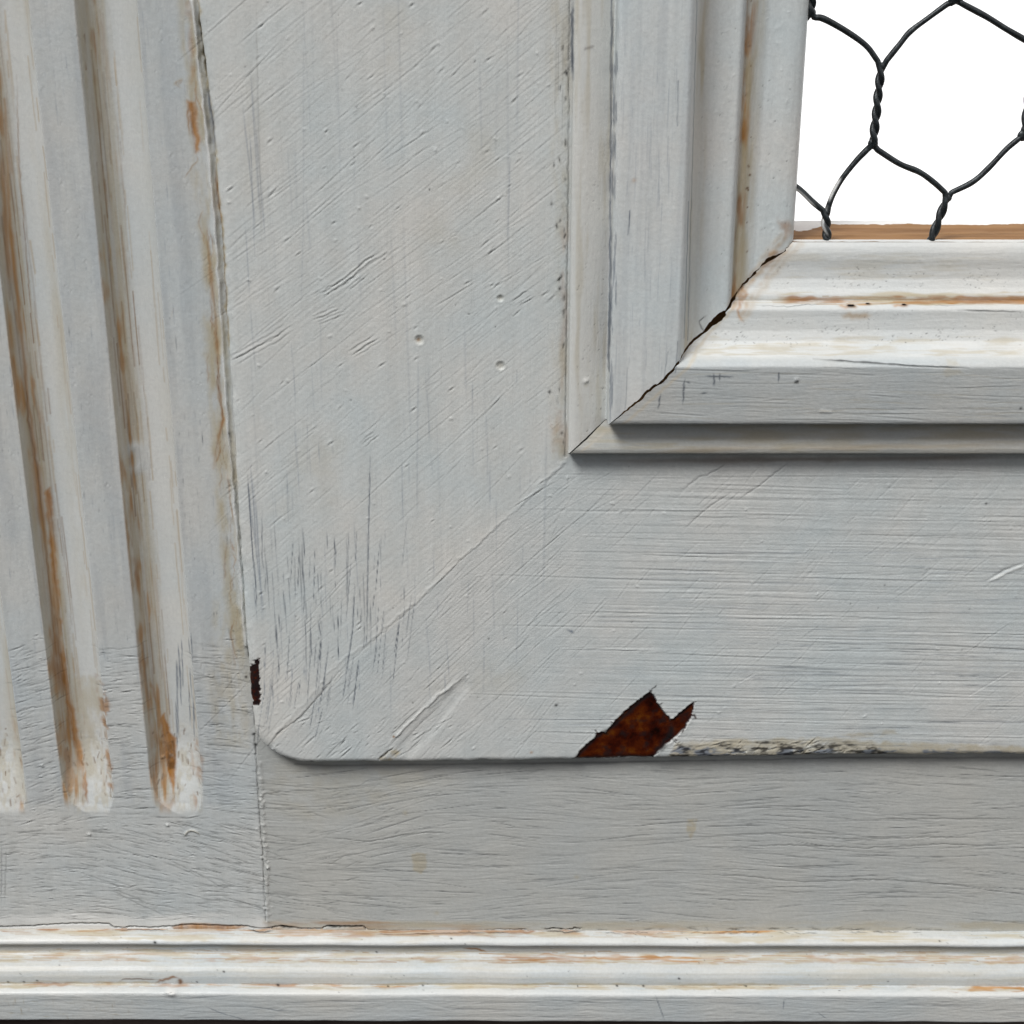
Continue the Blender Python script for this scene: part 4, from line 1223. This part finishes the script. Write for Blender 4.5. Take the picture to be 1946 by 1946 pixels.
sw.band('rust', t_ - .3, t_ + .5, -114, -20, .7, 298, .46, .66, 3)
sw.band('rust', t_ - .1, t_ + 1.3, 92, 118, .9, 299, .35, .6, 5, 1.0, .2)
sw.band('grime', t_ - .6, t_ + 1.0, -114, 116, .7, 300, .36, .68, 5)
sw.band('grime', e_ + .3, t_ - 1, -114, 116, .24, 301, .45, .8, 6, 2)
sw.band('white', j_ + 1.6, b_ + 1.2, -116, 116, .25, 302, .1, .5, 6)
sw.band('white', t_ + .8, l_ + .6, -116, 116, .3, 303, .1, .5, 6)
sw.band('blue', BS[5] - .2, c_, -116, 116, .12, 304, .3, .6, 8)
sw.streaks(170, f_ - .6, e_ - .1, -114, 110, .8, ST)
sw.streaks(110, t_ - .4, t_ + .7, -114, 110, .7, ST, (.6, 6), (.04, .10))
sw.streaks(110, j_ - .3, j_ + 1.8, -114, 60, .6, ST)
sw.streaks(90, e_, t_, -114, 110, .25, SG, (3, 25), (.08, .2))
sw.streaks(50, c_, f_, -114, 110, .5, [('dark', .4, 'max', 'g'), ('blue', .5, 'max', 'g')], (2, 14), (.04, .09))
sw.flecks(120, j_, l_, -112, 110, (.05, .11), [('dark', .9, 'max', 'g')], .35, 305)
sw.flecks(80, j_, l_, -112, 110, (.12, .3), [('H', .09, 'add', 'g')], .2, 306)
sw.hand([(880, 1803), (905, 1804), (925, 1809)], .25, 1, [('rust', .95, 'max', 'g'), ('dark', .3, 'max', 'g')], .6, .06)
sw.hand([(1000, 1817), (1040, 1812), (1100, 1819), (1180, 1821)], .2, 1, [('rust', .85, 'max', 'g')], .8, .08, .4)
sw.hand([(690, 1768), (698, 1773), (740, 1775), (870, 1774), (930, 1772), (1000, 1772)], .11, 1, [('dark', 1, 'max', 'g'), ('H', -.3, 'add', 'g')], .5, .06, .6)
sw.hand([(1030, 1769), (1066, 1769), (1072, 1773), (1095, 1769), (1112, 1768)], .13, 1, [('dark', 1, 'max', 'g'), ('H', -.3, 'add', 'g')], .4, .06)
sw.hand([(470, 1766), (490, 1771), (505, 1772), (522, 1767)], .16, 1, [('dark', 1, 'max', 'g'), ('H', -.3, 'add', 'g')], .4, .06)
sw.hand([(210, 1764), (216, 1768), (240, 1769), (250, 1766), (285, 1769), (330, 1767)], .10, 1, [('dark', 1, 'max', 'g'), ('H', -.3, 'add', 'g')], .4, .07, .5)
for k in range(55):
    x_ = rng.uniform(1110, 1760)
    sw.hand([(x_, 1772 + rng.normal(0, 1.5)), (x_ + rng.uniform(6, 24), 1772 + rng.normal(0, 2))], rng.uniform(.05, .09), rng.uniform(.5, 1), [('dark', .85, 'max', 'g'), ('H', -.12, 'add', 'g')], .5, .07)
u_, s_ = sw.at(325, 1880)
line_mm([(u_ - .2, s_), (u_ + .3, s_ + .2)], 1.0, 1, [('H', .9, 'add', 'g'), ('white', .9, 'max', 'g'), ('grime', -1, 'add', 'g'), ('rust', -1, 'add', 'g')])
sw.hand([(339, 1860), (344, 1866), (341, 1871)], .42, 1, [('rust', 1, 'max', 'g'), ('dark', .45, 'max', 'g')], .4, .08)
sw.hand([(296, 1868), (312, 1862), (325, 1858), (338, 1857)], .25, 1, [('rust', .9, 'max', 'g'), ('dark', .25, 'max', 'g')], .5, .1)
sw.hand([(226, 1867), (234, 1861), (300, 1861)], .10, 1, [('dark', .9, 'max', 'g'), ('rust', .6, 'max', 'g')], .6, .04)
sw.hand([(316, 1886), (328, 1880)], .08, 1, [('dark', .8, 'max', 'g')])
for (x, y, r) in ((294, 1791, .3), (528, 1871, .28), (737, 1872, .18), (803, 1871, .18), (1290, 1858, .22), (1222, 1872, .22), (1417, 1873, .18), (1172, 1872, .22), (15, 1866, .18), (45, 1866, .2), (70, 1863, .18), (857, 1783, .18),
                  (715, 1807, .18), (425, 1846, .2), (1785, 1788, .16), (374, 1867, .18)):
    u_, s_ = sw.at(x, y)
    line_mm([(u_, s_), (u_ + .12, s_ + .05)], r, 1, [('dark', 1, 'max', 'g')])
SS = np.meshgrid(sw.s, us)[0].ravel()
for kx in LAY:
    np.clip(LAY[kx], -1 if kx == 'H' else 0, 1, out=LAY[kx])
extra = {kx: sample(kx, U, SS) for kx in LAY}
sw.close()
att = wear_attrs(U, V)
fas = smooth(-107.3, -107.9, V - base_drop(U))        # the flat canvas carries only the plain fascia
att = {kx: np.maximum(att[kx] * fas, extra[kx]) for kx in att}
Wd = Wd + sample('H', U, V) * (1 - fas) - extra['H']
o = add_mesh('base_moulding', np.c_[U, Wd, V], grid_quads(len(bv), len(us)), M_mould, None, att); fix_parent(o, cab)


def slab(name, u0, u1, w0, w1, v0, v1, mat, par, bev=.25, attr=None):
    import bmesh
    bm = bmesh.new()
    bmesh.ops.create_cube(bm, size=1)
    for v_ in bm.verts:
        v_.co = Vector(((u0 + u1) / 2 + v_.co.x * (u1 - u0), (w0 + w1) / 2 + v_.co.y * (w1 - w0), (v0 + v1) / 2 + v_.co.z * (v1 - v0))) * MM
    bmesh.ops.bevel(bm, geom=bm.edges[:], offset=bev * MM, segments=2, affect='EDGES')
    me = bpy.data.meshes.new(name)
    bm.to_mesh(me)
    bm.free()
    me.materials.append(mat)
    o_ = bpy.data.objects.new(name, me)
    col.objects.link(o_)
    fix_parent(o_, par)
    return o_


slab('plinth', -150, 150, -3.0, 12, -150, -115.0, M_dark, cab)
slab('jamb', 10.8, 49.6, 6.2, 27.3, 11.8, 150, M_pine, door)
# sill: brown top with a strip of white paint left along the back edge
su = np.arange(49.7, 150, .35)
sw = np.r_[np.arange(5.4, 27.0, .3), 27.2, 27.3, 27.3]
T, S = np.meshgrid(np.arange(len(sw)), su)
SVT = MV + 40.0 * SV
Vs = np.full(T.shape, SVT) + .25 * (clump(S, sw[T], 3, 401) - .5)
Vs[:, -3] -= .1; Vs[:, -2] -= .4; Vs[:, -1] -= 30
edgew = 23.6 + 1.6 * (clump(S, 0 * S, 5, 405) - .5) * 2 + 1.2 * (clump(S, sw[T], .9, 407) - .5) - 7.5 * smooth(62, 54, S) * smooth(50, 54, S)
wm_ = smooth(-.25, .25, sw[T] - edgew)
o = add_mesh('sill', np.c_[S.ravel(), sw[T].ravel(), Vs.ravel()], grid_quads(len(sw), len(su)), M_pine, None, {'white': wm_.ravel()}); fix_parent(o, door)
slab('door_core', 49.65, 150, 6.2, 26.8, -40, SVT - 1.2, M_pine, door)

# ---- wire netting: every wire is one continuous strand, twisted with its neighbour
net = door
WW = 6.6


def wp(x, y, w=WW):
    u, v = P(x, y, w)
    return np.array([u, w, v])


def spline(pts, step=.25):
    pts = np.asarray(pts, float)
    n_ = len(pts)
    ext = np.vstack([2 * pts[0] - pts[1], pts, 2 * pts[-1] - pts[-2]])
    out = []
    for i in range(n_ - 1):
        p0, p1, p2, p3 = ext[i:i + 4]
        m = max(2, int(np.linalg.norm(p2 - p1) / step))
        t = np.linspace(0, 1, m, endpoint=False)[:, None]
        out.append(.5 * ((2 * p1) + (-p0 + p2) * t + (2 * p0 - 5 * p1 + 4 * p2 - p3) * t ** 2 + (-p0 + 3 * p1 - 3 * p2 + p3) * t ** 3))
    out.append(pts[-1:])
    return np.vstack(out)


def twist_path(a, b_, turns, phase, r=.36):
    a, b_ = np.asarray(a), np.asarray(b_)
    m = int(turns * 14)
    t = np.linspace(.04, .96, m)
    d = (b_ - a) / np.linalg.norm(b_ - a)
    s_ = np.cross(d, (0, 1, 0)); s_ /= np.linalg.norm(s_)
    ang_ = 2 * math.pi * turns * t + phase
    return a + (b_ - a) * t[:, None] + r * (np.cos(ang_)[:, None] * s_ + np.sin(ang_)[:, None] * np.array((0, 1.0, 0)))


def tube(path, r, name='wire', white=None):
    path = np.asarray(path)
    d = np.gradient(path, axis=0)
    d /= np.linalg.norm(d, axis=1)[:, None] + 1e-9
    up = np.array([.03, 1.0, .02])
    s_ = np.cross(d, up); s_ /= np.linalg.norm(s_, axis=1)[:, None] + 1e-9
    n2 = np.cross(s_, d)
    K = 12
    a = np.linspace(0, 2 * math.pi, K, endpoint=False)
    rad = r * (1 + .07 * np.interp(np.arange(len(path)), np.arange(0, len(path) + 8, 8), rng.normal(0, 1, len(np.arange(0, len(path) + 8, 8)))))
    v_ = path[:, None, :] + rad[:, None, None] * (np.cos(a)[None, :, None] * s_[:, None, :] + np.sin(a)[None, :, None] * n2[:, None, :])
    m = len(path)
    qd = []
    I = np.arange(K)
    for i in range(m - 1):
        qd.append(np.c_[i * K + I, i * K + (I + 1) % K, (i + 1) * K + (I + 1) % K, (i + 1) * K + I])
    wt = np.zeros((m, K))
    if white is not None:
        for (c_, rad_, amt) in white:
            dist = np.linalg.norm(path - c_, axis=1)
            wt = np.maximum(wt, (smooth(rad_, rad_ * .5, dist) * amt)[:, None] * (smooth(.1, -.5, np.cos(a))[None, :]))
    o_ = add_mesh(name, v_.reshape(-1, 3), np.vstack(qd), M_wire, None, {'white': wt.ravel()})
    fix_parent(o_, net)
    if white is not None:
        o_['label'] = 'dark wire strand with splashes of white paint'
    return o_


RW = .53
N1, N4 = wp(1540, 32), wp(1816, 6)
T2, B3 = wp(1675, 124), wp(1659, 276)
T5, B6 = wp(1966, 84), wp(1946, 260)
T8, B8 = wp(1569, 402), wp(1572, 470)
T7, B7 = wp(1801, 372), wp(1764, 470)
TR, BR = wp(2075, 380), wp(2060, 470)
TW1a, TW4a = wp(1552, -120), wp(1822, -150)
whiteA = [(wp(1545, 385), 4.5, 1.0), (wp(1590, 370), 2.4, 1.0), (wp(1570, 410), 1.6, .9)]
hw = [wp(1600, 55), wp(1645, 88)]
# strand from upper-left knot through the middle twist down to the left foot
tube(np.vstack([twist_path(TW1a, N1, 3, 0), spline([N1 + (.7, 0, -.1), wp(1566, 36), wp(1609, 60), wp(1646, 87), wp(1668, 116)]), twist_path(T2, B3, 2.5, math.pi), spline([wp(1648, 284), wp(1626, 307), wp(1600, 340), wp(1583, 370), wp(1574, 394)]),
                twist_path(T8, B8, 1.5, 0)]), RW, 'wire', [(wp(1590, 362), 2.6, 1.0), (wp(1572, 420), 3.0, .8)])
tube(np.vstack([twist_path(TW4a, N4, 3, 0), spline([N4 - (.9, 0, .05), wp(1800, 8), wp(1767, 32), wp(1730, 60), wp(1710, 84), wp(1685, 115)]), twist_path(T2, B3, 2.5, 0), spline([wp(1668, 285), wp(1709, 311), wp(1747, 327), wp(1774, 346), wp(1796, 366)]),
                twist_path(T7, B7, 1.5, math.pi)]), RW)
tube(np.vstack([twist_path(TW4a, N4, 3, math.pi), spline([N4 + (.9, 0, .05), wp(1832, 9), wp(1875, 32), wp(1912, 55), wp(1955, 80)]), twist_path(T5, B6, 2.5, math.pi), spline([wp(1938, 262), wp(1912, 284), wp(1878, 320), wp(1848, 346), wp(1808, 366)]),
                twist_path(T7, B7, 1.5, 0)]), RW)
tube(np.vstack([spline([wp(2085, 6), wp(2040, 35), wp(1985, 62), wp(1958, 84)]), twist_path(T5, B6, 2.5, 0), spline([wp(1953, 268), wp(1990, 300), wp(2040, 340), wp(2068, 374)]), twist_path(TR, BR, 1.5, 0)]), RW)
tube(np.vstack([spline([wp(1440, 285), wp(1480, 330), wp(1521, 361), wp(1545, 384), wp(1564, 400)]), twist_path(T8, B8, 1.5, math.pi)]), RW, 'wire', [(wp(1530, 368), 3.4, 1.0)])
tube(np.vstack([twist_path(TW1a, N1, 3, math.pi), spline([N1 - (.6, 0, .2), wp(1500, 60), wp(1450, 100)])]), RW)
# solder-like thickened knots where the strands part
def knot(c_, rx, rz, tilt=0.):
    K, J = 14, 9
    a = np.linspace(0, 2 * math.pi, K, endpoint=False)
    bq = np.linspace(-math.pi / 2, math.pi / 2, J)
    vv_ = []
    for y_ in bq:
        for x_ in a:
            x = rx * math.cos(y_) * math.cos(x_); y = .55 * math.cos(y_) * math.sin(x_); z = rz * math.sin(y_)
            x += -.25 * z * (z < 0) * 0
            vv_.append((c_[0] + x * math.cos(tilt) - z * math.sin(tilt), c_[1] + y, c_[2] + x * math.sin(tilt) + z * math.cos(tilt)))
    qd = [[j * K + i, j * K + (i + 1) % K, (j + 1) * K + (i + 1) % K, (j + 1) * K + i] for j in range(J - 1) for i in range(K)]
    o_ = add_mesh('wire_knot', np.array(vv_), np.array(qd), M_wire, None, {'white': np.zeros(len(vv_))})
    fix_parent(o_, net)
for c_, rx, rz in ((wp(1659, 273), .95, 1.0), (wp(1675, 126), .75, .7), (wp(1540, 24), 1.0, .9), (wp(1816, 0), 1.3, .75), (wp(1943, 258), .95, 1.0), (wp(1801, 376), .8, .75), (wp(1570, 404), .7, .6)):
    knot(c_, rx, rz)
